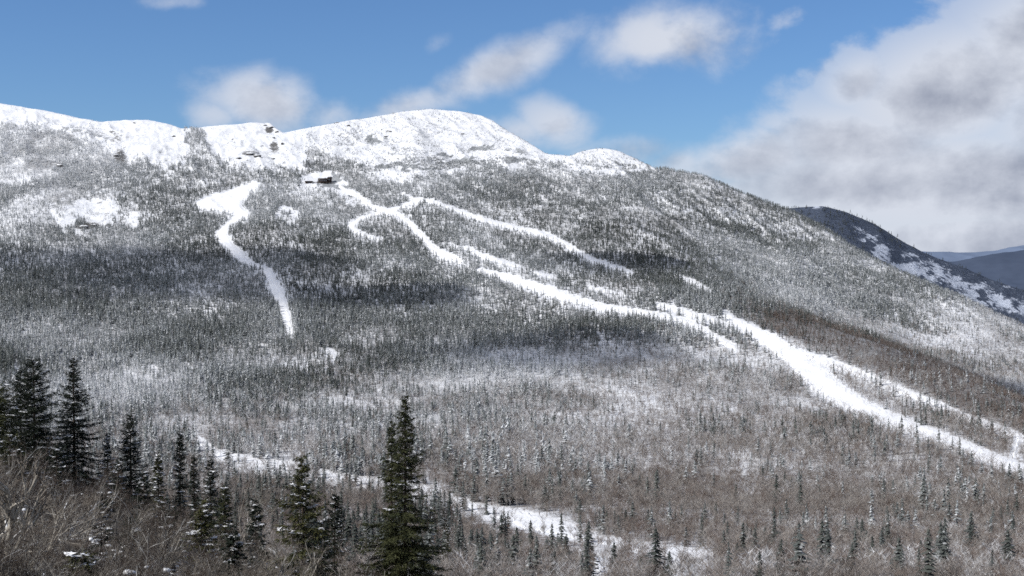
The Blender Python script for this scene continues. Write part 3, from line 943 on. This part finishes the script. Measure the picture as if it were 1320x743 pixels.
PE('spruce_tree', 168, 533, 122, 78, 'dark small spruce right of the black pointed fir', M_DARK, 6, whorl=.42, snow=.15, fine=.85, pw=.7)
PE('spruce_tree', 138, 560, 120, 50, 'low dark spruce tucked between the black fir and the small spruce', M_DARK, 16, whorl=.45, snow=.3, fine=.8)
PE('spruce_tree', 232, 556, 128, 44, 'slim dark spruce on the edge of the knoll beside the snowy gap', M_DARK, 7, whorl=.42, snow=.1, fine=.8)
PE('spruce_tree', 205, 588, 95, 40, 'short blue green spruce dusted with snow amid red brown brush', M_NEED, 8, whorl=.4, snow=.3, fine=.9)
PE('spruce_tree', 251, 588, 118, 34, 'narrow dark spruce standing right of the slim one', M_DARK, 17, whorl=.45, snow=.1, fine=.8)
PE('spruce_tree', 272, 592, 112, 52, 'dark spruce with snow on its boughs left of the pale bare stems', M_DARK, 9, whorl=.42, snow=.15, fine=.85)
PE('fir_tree', 391, 590, 62, 112, 'ragged olive green fir at the right end of the brush', M_OLIVE, 10, cat='fir', whorl=.45, snow=.06, fine=1.1, pw=.6, gap=(.78, .9))
PE('fir_tree', 258, 648, 60, 74, 'small olive fir half buried in grey twigs and snow', M_OLIVE, 11, cat='fir', whorl=.4, snow=.12, fine=1., pw=.6)
PE('spruce_tree', 130, 640, 66, 70, 'low dark spruce with snow lumps inside the brown brush', M_DARK, 12, whorl=.4, snow=.3, fine=.9, pw=.6)
PE('spruce_tree', 62, 620, 72, 80, 'dark snowy spruce behind the pale trunk at left', M_DARK, 13, whorl=.4, snow=.25, fine=.9, pw=.6)
PE('young_spruce', 105, 722, 30, 60, 'bright olive young spruce at the bottom edge near the fallen log', M_OLIVE, 15, whorl=.25, snow=.1, fine=1.6, pw=.5)

for k, (cx, ty, Y, w, lb) in enumerate([
        (12, 560, 96, 70, 'dark fir crown behind the pale thick trunk at the left edge'), (72, 572, 100, 60, 'dark low fir filling the gap under the two tall left firs'), (152, 596, 92, 50, 'dark small fir standing in brush below the small spruce'),
        (186, 612, 84, 46, 'dark fir with bare brush on both sides left of the dusted short spruce'), (292, 628, 84, 46, 'dark fir between the olive half buried fir and the pale bare stems'), (330, 648, 74, 52, 'dark fir in grey twigs just left of the ragged olive fir'),
        (222, 660, 62, 54, 'dark low fir left of the olive half buried fir'), (170, 672, 54, 60, 'dark spreading fir low in the middle of the brown brush'), (30, 672, 44, 70, 'dark fir bough clump low beside the pale trunk'),
        (300, 690, 52, 60, 'dark low fir at the foot of the wide grey shrub tree'), (430, 640, 84, 54, 'dark green fir between the ragged olive fir and the tall spruce'), (415, 672, 70, 60, 'low dark fir at the right foot of the ragged olive fir')]):
    PE('fir_tree', cx, ty, Y, w, lb, M_DARK if k % 4 else M_NEED, 80 + k, cat='fir', whorl=.42, snow=.12, fine=.85, pw=.62)

LOW = [(619.5, 689, 400, 26), (632, 685, 520, 16), (655, 699, 420, 24), (672, 695, 430, 28), (688, 714, 400, 22), (711, 714, 390, 24), (756, 703, 410, 30), (787.6, 723, 430, 14), (795, 728, 420, 16), (826, 717, 390, 28),
       (593, 660, 470, 22), (573, 632, 560, 30), (577, 672, 400, 30), (994, 714, 430, 26), (440, 650, 430, 28), (472, 668, 420, 30), (600, 700, 380, 24), (735, 722, 420, 18), (853, 730, 430, 18), (642, 712, 395, 20)]
for k, (cx, ty, Y, w) in enumerate(LOW):
    PE('spruce_tree', cx, ty, Y, w, 'dark pointed spruce rising from the bottom edge between lone spruce and open snow', M_NEED if k % 3 == 0 else M_DARK, 40 + k, cat='spruce',
       group='dark spruces along the bottom edge', whorl=.7, snow=.30, fine=.45)


# ------------------------------------------------------------------ foreground bare trees and brush
def bare_near(h, seed, stems=3, lean=0.25, spread=0.5, depth=4, thick=0.03, twigs=1.0, wob=0.13):
    r = np.random.default_rng(seed)
    big = []; small = []

    def branch(p, d, L, rad, lev):
        n = 4 if lev < 2 else 3
        q = np.array(p); dd = np.array(d)
        pts = [q]
        for k in range(n):
            dd = dd + r.normal(0, wob if lev == 0 else 0.14, 3) + np.array([0, 0, 0.05])
            dd /= np.linalg.norm(dd)
            q = q + dd * L / n
            pts.append(q)
        for k in range(n):
            r0 = rad * (1 - 0.55 * k / n); r1 = rad * (1 - 0.55 * (k + 1) / n)
            (big if lev <= 2 else small).append((tuple(pts[k]), tuple(pts[k + 1]), r0, r1))
        if lev >= depth:
            return
        nb = int((r.integers(4, 7) if lev == 0 else r.integers(3, 6)) * twigs)
        for b in range(nb):
            f = r.uniform(0.25, 1.0)
            k = min(int(f * n), n - 1)
            s = pts[k] + (pts[k + 1] - pts[k]) * (f * n - k)
            axis = r.normal(0, 1, 3); axis -= axis @ dd * dd; axis /= np.linalg.norm(axis)
            ang = r.uniform(0.3, 0.85) * (0.6 + spread)
            nd = dd * math.cos(ang) + axis * math.sin(ang)
            nd[2] += 0.12
            branch(s, nd / np.linalg.norm(nd), L * r.uniform(0.42, 0.68), max(rad * 0.52, 0.0058), lev + 1)
    for s in range(stems):
        a = r.random() * 6.28
        d = np.array([math.cos(a) * lean * r.uniform(.4, 1.3), math.sin(a) * lean * r.uniform(.4, 1.3), 1.0]); d /= np.linalg.norm(d)
        branch((math.cos(a) * 0.12 * (stems > 1), math.sin(a) * .12 * (stems > 1), -0.1), d, h * r.uniform(.5, .7), thick * r.uniform(.7, 1.2), 0)
    return tubes(big, 5), tubes(small, 3)


BV = []
for k in range(9):
    (tv, tt), (sv, st) = bare_near(1.0 * 4.0, 500 + k, stems=[4, 5, 3, 6, 4, 5, 3, 4, 6][k], lean=[.25, .4, .2, .5, .3, .35, .15, .3, .45][k], spread=[.5, .6, .4, .7, .5, .4, .5, .6, .5][k], thick=.040)
    BV.append((mesh_np('stems', tv, tt, None, [M_GREY, M_GREY, M_BIRCH][k % 3]), mesh_np('twigs', sv, st, None, [M_TWIG, M_TWIG, M_TWIGG][k % 3])))


def brush(px, Y, h, k, rz, label, group, name='bare_shrub', cat='shrub'):
    u, _ = uv(px, 600); X = float(u * Y); g = float(zat(X, Y)) - 0.1
    o = bpy.data.objects.new(name, None); col.objects.link(o)
    s = h / 4.0
    o.location = (X, Y, g); o.rotation_euler = (0, 0, rz); o.scale = (s * 1.05, s * 1.05, s)
    o['label'] = label; o['category'] = cat
    if group:
        o['group'] = group
    link('stem', BV[k][0], o); link('twigs', BV[k][1], o)
    return o


r2 = random.Random(5)
for i in range(190):
    Y = 25 + 95 * r2.random() ** 0.95 if i < 130 else 24 + 30 * r2.random()
    lim = np.interp(Y, [25, 60, 90, 125], [470, 470, 420, 300])
    x = -60 + (lim + 60) * r2.random()
    tw = r2.random()
    k = r2.choice([1, 0, 3, 4, 7, 6, 1, 4]) if x < 260 and Y > 55 else r2.choice([2, 5, 8, 0, 3, 6])
    h = (2.0 + 1.7 * r2.random()) * (0.82 if Y > 70 else 1.0) * (1.0 if Y > 45 else 0.55)
    grey = k % 3 == 2
    brush(x, Y, h, k, r2.random() * 6.28, 'leafless pale grey many stemmed shrub in the foreground thicket' if grey else 'leafless brown twiggy shrub in the foreground thicket',
          'pale grey shrubs of the foreground thicket' if grey else 'brown shrubs of the foreground thicket')

# single bare trees that stand out
def bare_tree(px, basey_Y, h, seed, label, thick, lean, mb, mt, spread=.5, depth=4, rz=0.0, stems=1, tilt=0.0):
    u, _ = uv(px, 600); Y = basey_Y; X = float(u * Y); g = float(zat(X, Y)) - 0.15
    (tv, tt), (sv, st) = bare_near(h, seed, stems=stems, lean=lean, spread=spread, thick=thick, depth=depth, wob=0.05)
    o = bpy.data.objects.new('bare_tree', None); col.objects.link(o); o.location = (X, Y, g); o.rotation_euler = (0, tilt, rz)
    o['label'] = label; o['category'] = 'bare tree'
    link('trunk', mesh_np('trunk', tv, tt, None, mb), o); link('crown', mesh_np('crown', sv, st, None, mt), o)


bare_tree(4, 31, 4.9, 611, 'pale thick trunked bare tree at the left edge', .15, .03, M_BIRCH, M_TWIGG, .6)
bare_tree(28, 33, 3.6, 602, 'crooked pale bare tree leaning right beside the thick pale trunk', .055, .3, M_BIRCH, M_TWIGG, .6, tilt=.35)
bare_tree(315, 95, 7.5, 603, 'slender pale bare tree with upright stems before the lowest trail', .06, .1, M_BIRCH, M_TWIGG, .35, stems=2)
bare_tree(45, 40, 3.4, 604, 'bare tree with long branches slanting over the brush', .045, .4, M_GREY, M_TWIGG, .5, tilt=.5)
bare_tree(88, 46, 3.6, 605, 'bare tree with a crooked bleached branch in front of the black fir', .04, .3, M_BIRCH, M_TWIG, .6, tilt=.2)
bare_tree(455, 72, 4.2, 606, 'bare reddish tree between the olive fir and the tall spruce', .035, .25, M_GREY, M_TWIG, .6, stems=3)
bare_tree(350, 52, 3.8, 607, 'wide bare grey shrub tree left of the olive fir', .04, .35, M_GREY, M_TWIGG, .7, stems=4)
bare_tree(600, 92, 4.0, 608, 'bare brown tree just right of the tall spruce', .035, .25, M_GREY, M_TWIG, .6, stems=3)

# fallen log with snow on it
def log_thing():
    u, _ = uv(46, 721); Y = 29.0; X = float(u * Y); g = float(zat(X, Y))
    r = np.random.default_rng(9)
    segs = []; snow = []
    p = np.array([-0.55, 0, 0.32])
    for k in range(10):
        q = p + np.array([0.13, 0.02 * r.normal(), 0.012 + .015 * r.normal()])
        segs.append((tuple(p), tuple(q), .05 - .003 * k, .047 - .003 * k)); p = q
    segs.append(((-.3, 0, .33), (-.1, -.2, .55), .018, .008)); segs.append(((.1, 0, .35), (.3, .15, .62), .016, .007)); segs.append(((-.45, 0, .32), (-.47, .02, -.1), .03, .035)); segs.append(((.4, 0, .38), (.43, .05, -.1), .022, .03))
    v, t = tubes(segs, 7)
    o = bpy.data.objects.new('fallen_log', None); col.objects.link(o); o.location = (X, Y, g)
    o['label'] = 'pale fallen log lying level in the brush at lower left'; o['category'] = 'log'
    link('log_stem', mesh_np('log_stem', v, t, None, M_BIRCH), o)
    sv, st = tubes([((x, 0, .375 + .012 * i), (x + .2, 0, .387 + .012 * i), .035, .03) for i, x in enumerate((-.5, -.3, -.1, .1))], 7)
    link('snow_cap', mesh_np('snow_cap', sv, st, None, MT), o)


log_thing()

# lumps of snow caught in the brush: nobody could count them
r = np.random.default_rng(77)
LV = []; LT = []; b = 0
ico = [(math.cos(a) * math.cos(e), math.sin(a) * math.cos(e), math.sin(e)) for e in (-.9, -.3, .3, .9) for a in np.linspace(0, 6.283, 8)[:-1]] + [(0, 0, -1), (0, 0, 1)]
ico = np.array(ico); tris = []
for k in range(3):
    for i in range(7):
        a, c = k * 7 + i, k * 7 + (i + 1) % 7
        tris += [(a, c, a + 7), (c, c + 7, a + 7)]
for i in range(7):
    tris += [(28, (i + 1) % 7, i), (21 + i, 21 + (i + 1) % 7, 29)]
tris = np.array(tris)
for i in range(1000):
    Y = r.uniform(25, 110); x = r.uniform(-30, 440); u, _ = uv(x, 600); X = u * Y
    if vnoise(X / 4, Y / 7, 5) < 0.40:
        continue
    s = r.uniform(0.03, 0.10) * (Y / 40) ** .35
    V_ = ico * (1 + r.normal(0, .12, (len(ico), 1))) * np.array([s * r.uniform(1, 2.0), s * r.uniform(1, 1.6), s * r.uniform(.45, .8)]) + np.array([X, Y, float(zat(X, Y)) + r.uniform(0.02, 1.5) * r.random()])
    LV.append(V_); LT.append(tris + b); b += len(ico)
link('snow_lumps', mesh_np('snow_lumps', np.concatenate(LV), np.concatenate(LT), None, MT, True), kind='stuff', label='lumps of snow caught in the foreground brush')


# ------------------------------------------------------------------ rock outcrops on the summits
def outcrop(px, py, wpx, hpx, seed, label):
    p = hit(px, py + hpx * 0.5)
    k = p[1] / F
    w, h = wpx * k * .46, hpx * k * .60
    r = np.random.default_rng(seed)
    n1, n2 = 14, 9
    V_ = []; T_ = []
    for i in range(n2 + 1):
        e = -math.pi / 2 + math.pi * i / n2
        for j in range(n1):
            a = 2 * math.pi * j / n1
            s = 0.72 + 0.55 * r.random()
            ce = abs(math.cos(e)) ** .55 * math.copysign(1, math.cos(e)); se = abs(math.sin(e)) ** .7 * math.copysign(1, math.sin(e))
            V_.append((math.cos(a) * ce * w * s, math.sin(a) * ce * w * .55 * s, se * h * (0.8 + .3 * r.random())))
    for i in range(n2):
        for j in range(n1):
            T_.append((i * n1 + j, i * n1 + (j + 1) % n1, (i + 1) * n1 + (j + 1) % n1, (i + 1) * n1 + j))
    o = link('rock_outcrop', mesh_np('rock_outcrop', np.array(V_), np.array(T_), None, MR, False, True), label=label, cat='rock')
    o.location = (p[0], p[1], p[2] - h * .12)


OUT = [(349, 163, 7, 6, 'dark overhanging rock at the tip of the left snow crag'), (342, 161, 5, 3, 'small dark ledge behind the overhanging rock of the crag'), (357, 169, 5, 4, 'dark rock below the overhang on the right edge of the crag'),
       (364, 184, 4, 5, 'brown dark rock on the steep right flank of the crag'), (353, 177, 4, 3, 'small rock in the middle of the crag face'), (322, 197, 12, 4, 'layered dark ledge across the foot of the crag'),
       (332, 200, 11, 4, 'grey layered ledge right below the crag foot'), (308, 203, 8, 4, 'dark ledge left of the layered crag ledges'), (352, 204, 5, 3, 'rock below the crag beside the white chute'),
       (78, 212, 13, 7, 'black cliff in the snowy woods at upper left'), (108, 291, 14, 8, 'long dark cliff under the white patch at left'), (121, 289, 9, 5, 'short cliff at the right end of the long dark cliff'),
       (150, 199, 7, 6, 'dark rock at the edge of the left snow bowl'), (196, 254, 7, 5, 'dark boulder in the woods below the snow bowl'), (173, 158, 4, 2.4, 'small rock on the crest of the snow bowl'),
       (224, 175, 5, 3, 'dark rock on the right side of the snow bowl'), (435, 157.5, 4, 2.2, 'tiny dark knob on the ridge left of the main summit'), (449, 161, 5, 3, 'dark rock just below the ridge knob'),
       (498, 175, 7, 3, 'dark ledge on the left flank of the main summit'), (503, 169, 5, 2.4, 'short ledge above the left flank ledge of the main summit'), (596, 172, 6, 2.4, 'rock on the upper face of the main summit'),
       (41, 238, 10, 5, 'shaded cliff among frosted trees near the left edge')]
for k, (a, b_, c, d, lb) in enumerate(OUT):
    outcrop(a, b_, c, d, 700 + k, lb)


# ------------------------------------------------------------------ lodge on the shoulder
M_WALL = mat_plain('brown_siding', (0.045, 0.030, 0.026), (0.10, 0.065, 0.055), 0.8)
M_ROOF = mat_plain('dark_roof', (0.05, 0.045, 0.045), (0.12, 0.11, 0.11), 0.5)
M_GLASS = mat_plain('window_glass', (0.05, 0.06, 0.075), (0.10, 0.12, 0.15), 0.3, 0.15, 0.5)
M_WOOD = mat_plain('deck_timber', (0.09, 0.07, 0.06), (0.16, 0.13, 0.11), 1.0)


def boxes(name, bx, mat, parent=None, **kw):
    V_ = []; Q_ = []
    for (x0, x1, y0, y1, z0, z1) in bx:
        b = len(V_)
        V_ += [(x0, y0, z0), (x1, y0, z0), (x1, y1, z0), (x0, y1, z0), (x0, y0, z1), (x1, y0, z1), (x1, y1, z1), (x0, y1, z1)]
        Q_ += [(b, b + 3, b + 2, b + 1), (b + 4, b + 5, b + 6, b + 7), (b, b + 1, b + 5, b + 4), (b + 1, b + 2, b + 6, b + 5), (b + 2, b + 3, b + 7, b + 6), (b + 3, b, b + 4, b + 7)]
    return link(name, mesh_np(name, np.array(V_, float), np.array(Q_), None, mat, False, True), parent, **kw)


def gable(name, x0, x1, y0, y1, z, rise, th, mat, parent):
    ym = (y0 + y1) / 2
    V_ = [(x0, y0, z), (x0, ym, z + rise), (x0, y1, z), (x0, y0, z + th), (x0, ym, z + rise + th), (x0, y1, z + th)]
    V_ += [(x1, b, c) for a, b, c in V_]
    Q_ = [(0, 3, 4, 1), (1, 4, 5, 2), (6, 7, 10, 9), (7, 8, 11, 10), (3, 9, 10, 4), (4, 10, 11, 5), (0, 1, 7, 6), (1, 2, 8, 7), (0, 6, 9, 3), (2, 5, 11, 8)]
    return link(name, mesh_np(name, np.array(V_, float), np.array(Q_), None, mat, False, True), parent)


def lodge():
    p = hit(417, 236); k = p[1] / F
    o = bpy.data.objects.new('lodge', None); col.objects.link(o); o.location = tuple(p); o.rotation_euler = (0, 0, -.12)
    o['label'] = 'dark wooden lodge with two gabled roofs at the top of the central trail'; o['category'] = 'building'
    W = 20 * k / 2
    boxes('wall', [(-W * .62, W * .55, -5, 6, 1.0, 6.2)], M_WALL, o)
    w2 = boxes('wall', [(W * .553, W * .98, -3.5, 7, 2.0, 9.0)], M_WALL, o)
    gable('roof', -W * .68, W * .548, -6, 7, 6.2, 2.6, .45, M_ROOF, o)
    gable('roof', W * .55, W * 1.05, -4.6, 8.2, 9.0, 2.6, .45, M_ROOF, o)
    boxes('deck', [(-W * 1.05, W * 1.4, -9, -5.05, 0.6, 1.1)], M_WOOD, o)
    for i in range(7):
        x = -W * 1.0 + i * W * .38
        boxes('post', [(x - .2, x + .2, -8.8, -8.4, -5, 0.597)], M_WOOD, o)
    for i in range(6):
        x = -W * .52 + i * W * .18
        boxes('window', [(x, x + W * .11, -5.08, -5.003, 2.4, 4.8)], M_GLASS, o)
    for i in range(2):
        x = W * .60 + i * W * .19
        boxes('window', [(x, x + W * .12, -3.6, -3.503, 4.6, 7.4)], M_GLASS, o)
    boxes('chimney', [(W * .15, W * .22, 1.2, 2.6, 8.0, 10.5)], M_ROOF, o)
    # lift station shed, left
    p = hit(398, 236.5)
    o = bpy.data.objects.new('lift_station', None); col.objects.link(o); o.location = tuple(p); o.rotation_euler = (0, 0, .2)
    o['label'] = 'low dark lift station with a flat roof left of the lodge'; o['category'] = 'building'
    W = 9 * k / 2
    boxes('wall', [(-W, W, -3, 4, .4, 3.6)], M_WALL, o)
    boxes('roof', [(-W * 1.15, W * 1.2, -4, 5, 3.603, 4.3)], M_ROOF, o)
    boxes('door', [(-W * .3, W * .35, -3.06, -3.003, .4, 2.8)], M_GLASS, o)
    for x in (-W * .9, W * .9):
        boxes('post', [(x - .25, x + .25, -3.8, -3.4, -4, 3.6)], M_WOOD, o)


lodge()

# ------------------------------------------------------------------ light
SUN = Vector((-0.72, -0.30, 0.64)).normalized()
sd = bpy.data.lights.new('sun', 'SUN'); sd.energy = 4.5; sd.angle = math.radians(0.5); sd.color = (1.0, 0.965, 0.915)
so = bpy.data.objects.new('sun', sd); col.objects.link(so)
so.rotation_euler = (-SUN).to_track_quat('-Z', 'Y').to_euler()
EL = math.asin(SUN.z); AZ = math.atan2(SUN.x, SUN.y)

# clouds that shade parts of the slope: they float above the view, between the slope and the sun
def mat_cloud():
    M = NT('cloud_vapour')
    tc = M.node('ShaderNodeTexCoord'); O = tc.outputs['Object']
    s = M.sep(O)
    r = M.math('SQRT', M.math('ADD', M.math('MULTIPLY', s[0], s[0]), M.math('MULTIPLY', s[1], s[1])))
    n = M.noise(M.geo().outputs['Position'], 0.005, 3, 0.6)
    a = M.rng(M.math('ADD', M.math('SUBTRACT', 1.0, r), M.math('MULTIPLY', M.math('SUBTRACT', n, 0.5), 0.9)), 0.02, 0.60, 0.0, 0.76)
    tr = M.node('ShaderNodeBsdfTransparent'); tl = M.node('ShaderNodeBsdfTranslucent'); tl.inputs[0].default_value = (.9, .9, .92, 1)
    mx = M.node('ShaderNodeMixShader')
    M.put(mx.inputs[0], a); M.t.links.new(tr.outputs[0], mx.inputs[1]); M.t.links.new(tl.outputs[0], mx.inputs[2])
    M.t.links.new(mx.outputs[0], M.n['Material Output'].inputs[0])
    return M.m


MCL = mat_cloud()


def cloud(px, py, wpx, hm, seed):
    g = hit(px, py)
    t = (620 - g[2]) / SUN.z
    c = g + np.array(SUN) * t
    r = np.random.default_rng(seed)
    n = 28
    V_ = []; Q_ = []
    for i in range(n + 1):
        for j in range(n + 1):
            x = -1 + 2 * i / n; y = -1 + 2 * j / n
            h = max(0, 1 - x * x - y * y)
            V_.append((x, y, 0.9 * h * (0.4 + 0.8 * vnoise(np.array(x * 2.5 + seed), np.array(y * 2.5), seed))))
    for i in range(n):
        for j in range(n):
            a = i * (n + 1) + j
            Q_.append((a, a + n + 1, a + n + 2, a + 1))
    o = link('cloud', mesh_np('cloud', np.array(V_), np.array(Q_), None, MCL, True, True), kind='stuff', label='cloud drifting above the mountain')
    o.location = tuple(c); o.scale = (wpx / 2 * g[1] / F, hm, 120)


cloud(170, 352, 700, 250, 1)
cloud(440, 390, 400, 120, 2)
cloud(670, 460, 560, 190, 3)
cloud(1300, 512, 330, 230, 4)
cloud(760, 345, 280, 120, 5)

# ------------------------------------------------------------------ sky
w = bpy.data.worlds.new('World'); scene.world = w; w.use_nodes = True
nt = w.node_tree
for nd in list(nt.nodes):
    nt.nodes.remove(nd)


class WN(NT):
    def __init__(self):
        self.t = nt; self.n = nt.nodes


W_ = WN()
sky = W_.node('ShaderNodeTexSky', sky_type='NISHITA'); sky.sun_disc = False
sky.sun_elevation = EL; sky.sun_rotation = AZ; sky.altitude = 1000; sky.air_density = 1.0; sky.dust_density = 0.4; sky.ozone_density = 2.0
tc = W_.node('ShaderNodeTexCoord')
D = tc.outputs['Generated']
s = W_.sep(D)
yd = W_.math('MAXIMUM', s[1], 0.08)
cu = W_.math('DIVIDE', s[0], yd); cw = W_.math('DIVIDE', s[2], yd)
cmb = W_.node('ShaderNodeCombineXYZ'); W_.put(cmb.inputs[0], cu); W_.put(cmb.inputs[1], cw)
UVp = cmb.outputs[0]
BL = [  # px, py, rx, ry, weight, rotation in degrees
    (1225, 118, 200, 98, 1.15, -20), (1375, 55, 210, 110, 1.2, -20), (1110, 110, 70, 50, .95, -30), (1110, 190, 165, 75, 1.1, 0), (985, 205, 150, 55, .95, -8), (890, 210, 90, 35, .7, 0), (1220, 240, 400, 95, 1.15, 0), (1080, 245, 200, 50, 1.0, 0), (1500, 150, 300, 250, 1.2, 0), (1330, 310, 420, 60, 1.15, 0),
    (858, 52, 125, 62, 1.0, -6), (640, 88, 175, 40, .86, -25), (735, 46, 70, 32, .6, -30), (535, 135, 135, 34, .82, -14), (560, 60, 40, 22, .5, -35),
    (345, 130, 92, 56, .95, 8), (425, 148, 80, 38, .75, 0), (278, 150, 60, 30, .7, 0), (720, 162, 72, 42, .85, 10), (660, 172, 110, 34, .75, 0),
    (235, 2, 70, 18, .65, 0), (1012, 22, 55, 20, .48, -25), (800, 195, 110, 34, .72, -6), (470, 160, 100, 26, .7, 0), (790, 100, 60, 24, .42, -15), (556, 62, 42, 26, .45, -35), (480, 20, 130, 12, .3, -6), (700, 10, 40, 16, .4, 0)]
Mx = None
for (bx, by, rx, ry, wt, ro) in BL:
    u0, v0 = uv(bx, by); c_, s_ = math.cos(math.radians(-ro)), math.sin(math.radians(-ro))
    du = W_.math('SUBTRACT', cu, float(u0)); dv = W_.math('SUBTRACT', cw, float(v0))
    a = W_.math('ADD', W_.math('MULTIPLY', du, c_ * F / rx), W_.math('MULTIPLY', dv, s_ * F / rx))
    b = W_.math('ADD', W_.math('MULTIPLY', du, -s_ * F / ry), W_.math('MULTIPLY', dv, c_ * F / ry))
    q = W_.math('ADD', W_.math('MULTIPLY', a, a), W_.math('MULTIPLY', b, b))
    g = W_.math('MULTIPLY', W_.math('POWER', 2.718, W_.math('MULTIPLY', q, -0.9)), wt)
    Mx = g if Mx is None else W_.math('MAXIMUM', Mx, g)
Mx = W_.math('MULTIPLY', Mx, W_.rng(s[1], 0.3, 0.6))


def cl_noise(off):
    m = W_.node('ShaderNodeMapping'); W_.put(m.inputs[0], UVp); m.inputs['Location'].default_value = off; m.inputs['Scale'].default_value = (1.0, 1.3, 1.0)
    n1 = W_.noise(m.outputs[0], 9.5, 8, 0.62, 0.15)
    v = W_.node('ShaderNodeTexVoronoi', feature='SMOOTH_F1'); W_.put(v.inputs['Vector'], m.outputs[0]); v.inputs['Scale'].default_value = 15.0; v.inputs['Smoothness'].default_value = 0.6
    v.inputs['Detail'].default_value = 2.0
    return W_.math('ADD', W_.math('MULTIPLY', n1, 0.85), W_.math('MULTIPLY', W_.math('SUBTRACT', 0.6, v.outputs['Distance']), 0.22))


na = cl_noise((0, 0, 0)); nb = cl_noise((0.016, -0.022, 0))
den = W_.math('ADD', Mx, W_.math('MULTIPLY', W_.math('SUBTRACT', na, 0.45), 1.55))
al_ = W_.rng(den, 0.22, W_.rng(cu, 0.12, 0.22, 0.76, 0.46))
al_ = W_.math('MULTIPLY', al_, W_.rng(Mx, 0.30, 1.08, 0.52, 1.0))
lit = W_.math('SUBTRACT', na, nb)
big = W_.noise(W_.mapv(UVp, (4.0, 22.0, 1)), 1.0, 5, 0.55, 0.5)
core = W_.rng(den, 0.55, 1.35)
br = W_.math('ADD', W_.math('MULTIPLY', lit, 3.4), W_.math('SUBTRACT', 0.76, W_.math('MULTIPLY', core, 0.28)))
br = W_.math('ADD', br, W_.math('MULTIPLY', W_.math('SUBTRACT', big, 0.5), 0.75))
br = W_.math('ADD', br, W_.rng(den, 1.0, 0.45, 0.0, 0.22))
br = W_.math('MINIMUM', W_.math('MAXIMUM', br, 0.0), 1.0)
ccol = W_.mix(br, (0.33, 0.365, 0.46), (0.67, 0.71, 0.80))
skym = W_.node('ShaderNodeMix', data_type='RGBA', blend_type='MULTIPLY'); skym.inputs[0].default_value = 1.0
nt.links.new(sky.outputs[0], skym.inputs[6]); skym.inputs[7].default_value = (0.059, 0.080, 0.108, 1)
fin = W_.mix(al_, skym.outputs[2], ccol)
# unseen scattered cloud, added outside the view to whiten the ambient light
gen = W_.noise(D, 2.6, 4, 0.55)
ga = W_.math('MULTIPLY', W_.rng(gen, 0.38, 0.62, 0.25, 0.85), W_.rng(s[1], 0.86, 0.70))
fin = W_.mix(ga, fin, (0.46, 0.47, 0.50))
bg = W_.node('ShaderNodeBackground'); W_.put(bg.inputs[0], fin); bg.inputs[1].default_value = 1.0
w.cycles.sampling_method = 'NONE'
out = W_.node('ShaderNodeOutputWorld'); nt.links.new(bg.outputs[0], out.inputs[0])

scene.view_settings.view_transform = 'Standard'; scene.view_settings.look = 'None'; scene.view_settings.exposure = 0; scene.view_settings.gamma = 1
scene.cycles.use_denoising = False
scene.cycles.filter_width = 1.6
scene.cycles.use_adaptive_sampling = True; scene.cycles.adaptive_threshold = 0.025; scene.cycles.adaptive_min_samples = 24; scene.cycles.max_bounces = 3; scene.cycles.diffuse_bounces = 1; scene.cycles.glossy_bounces = 1; scene.cycles.transmission_bounces = 2; scene.cycles.transparent_max_bounces = 6
scene.cycles.caustics_reflective = False; scene.cycles.caustics_refractive = False
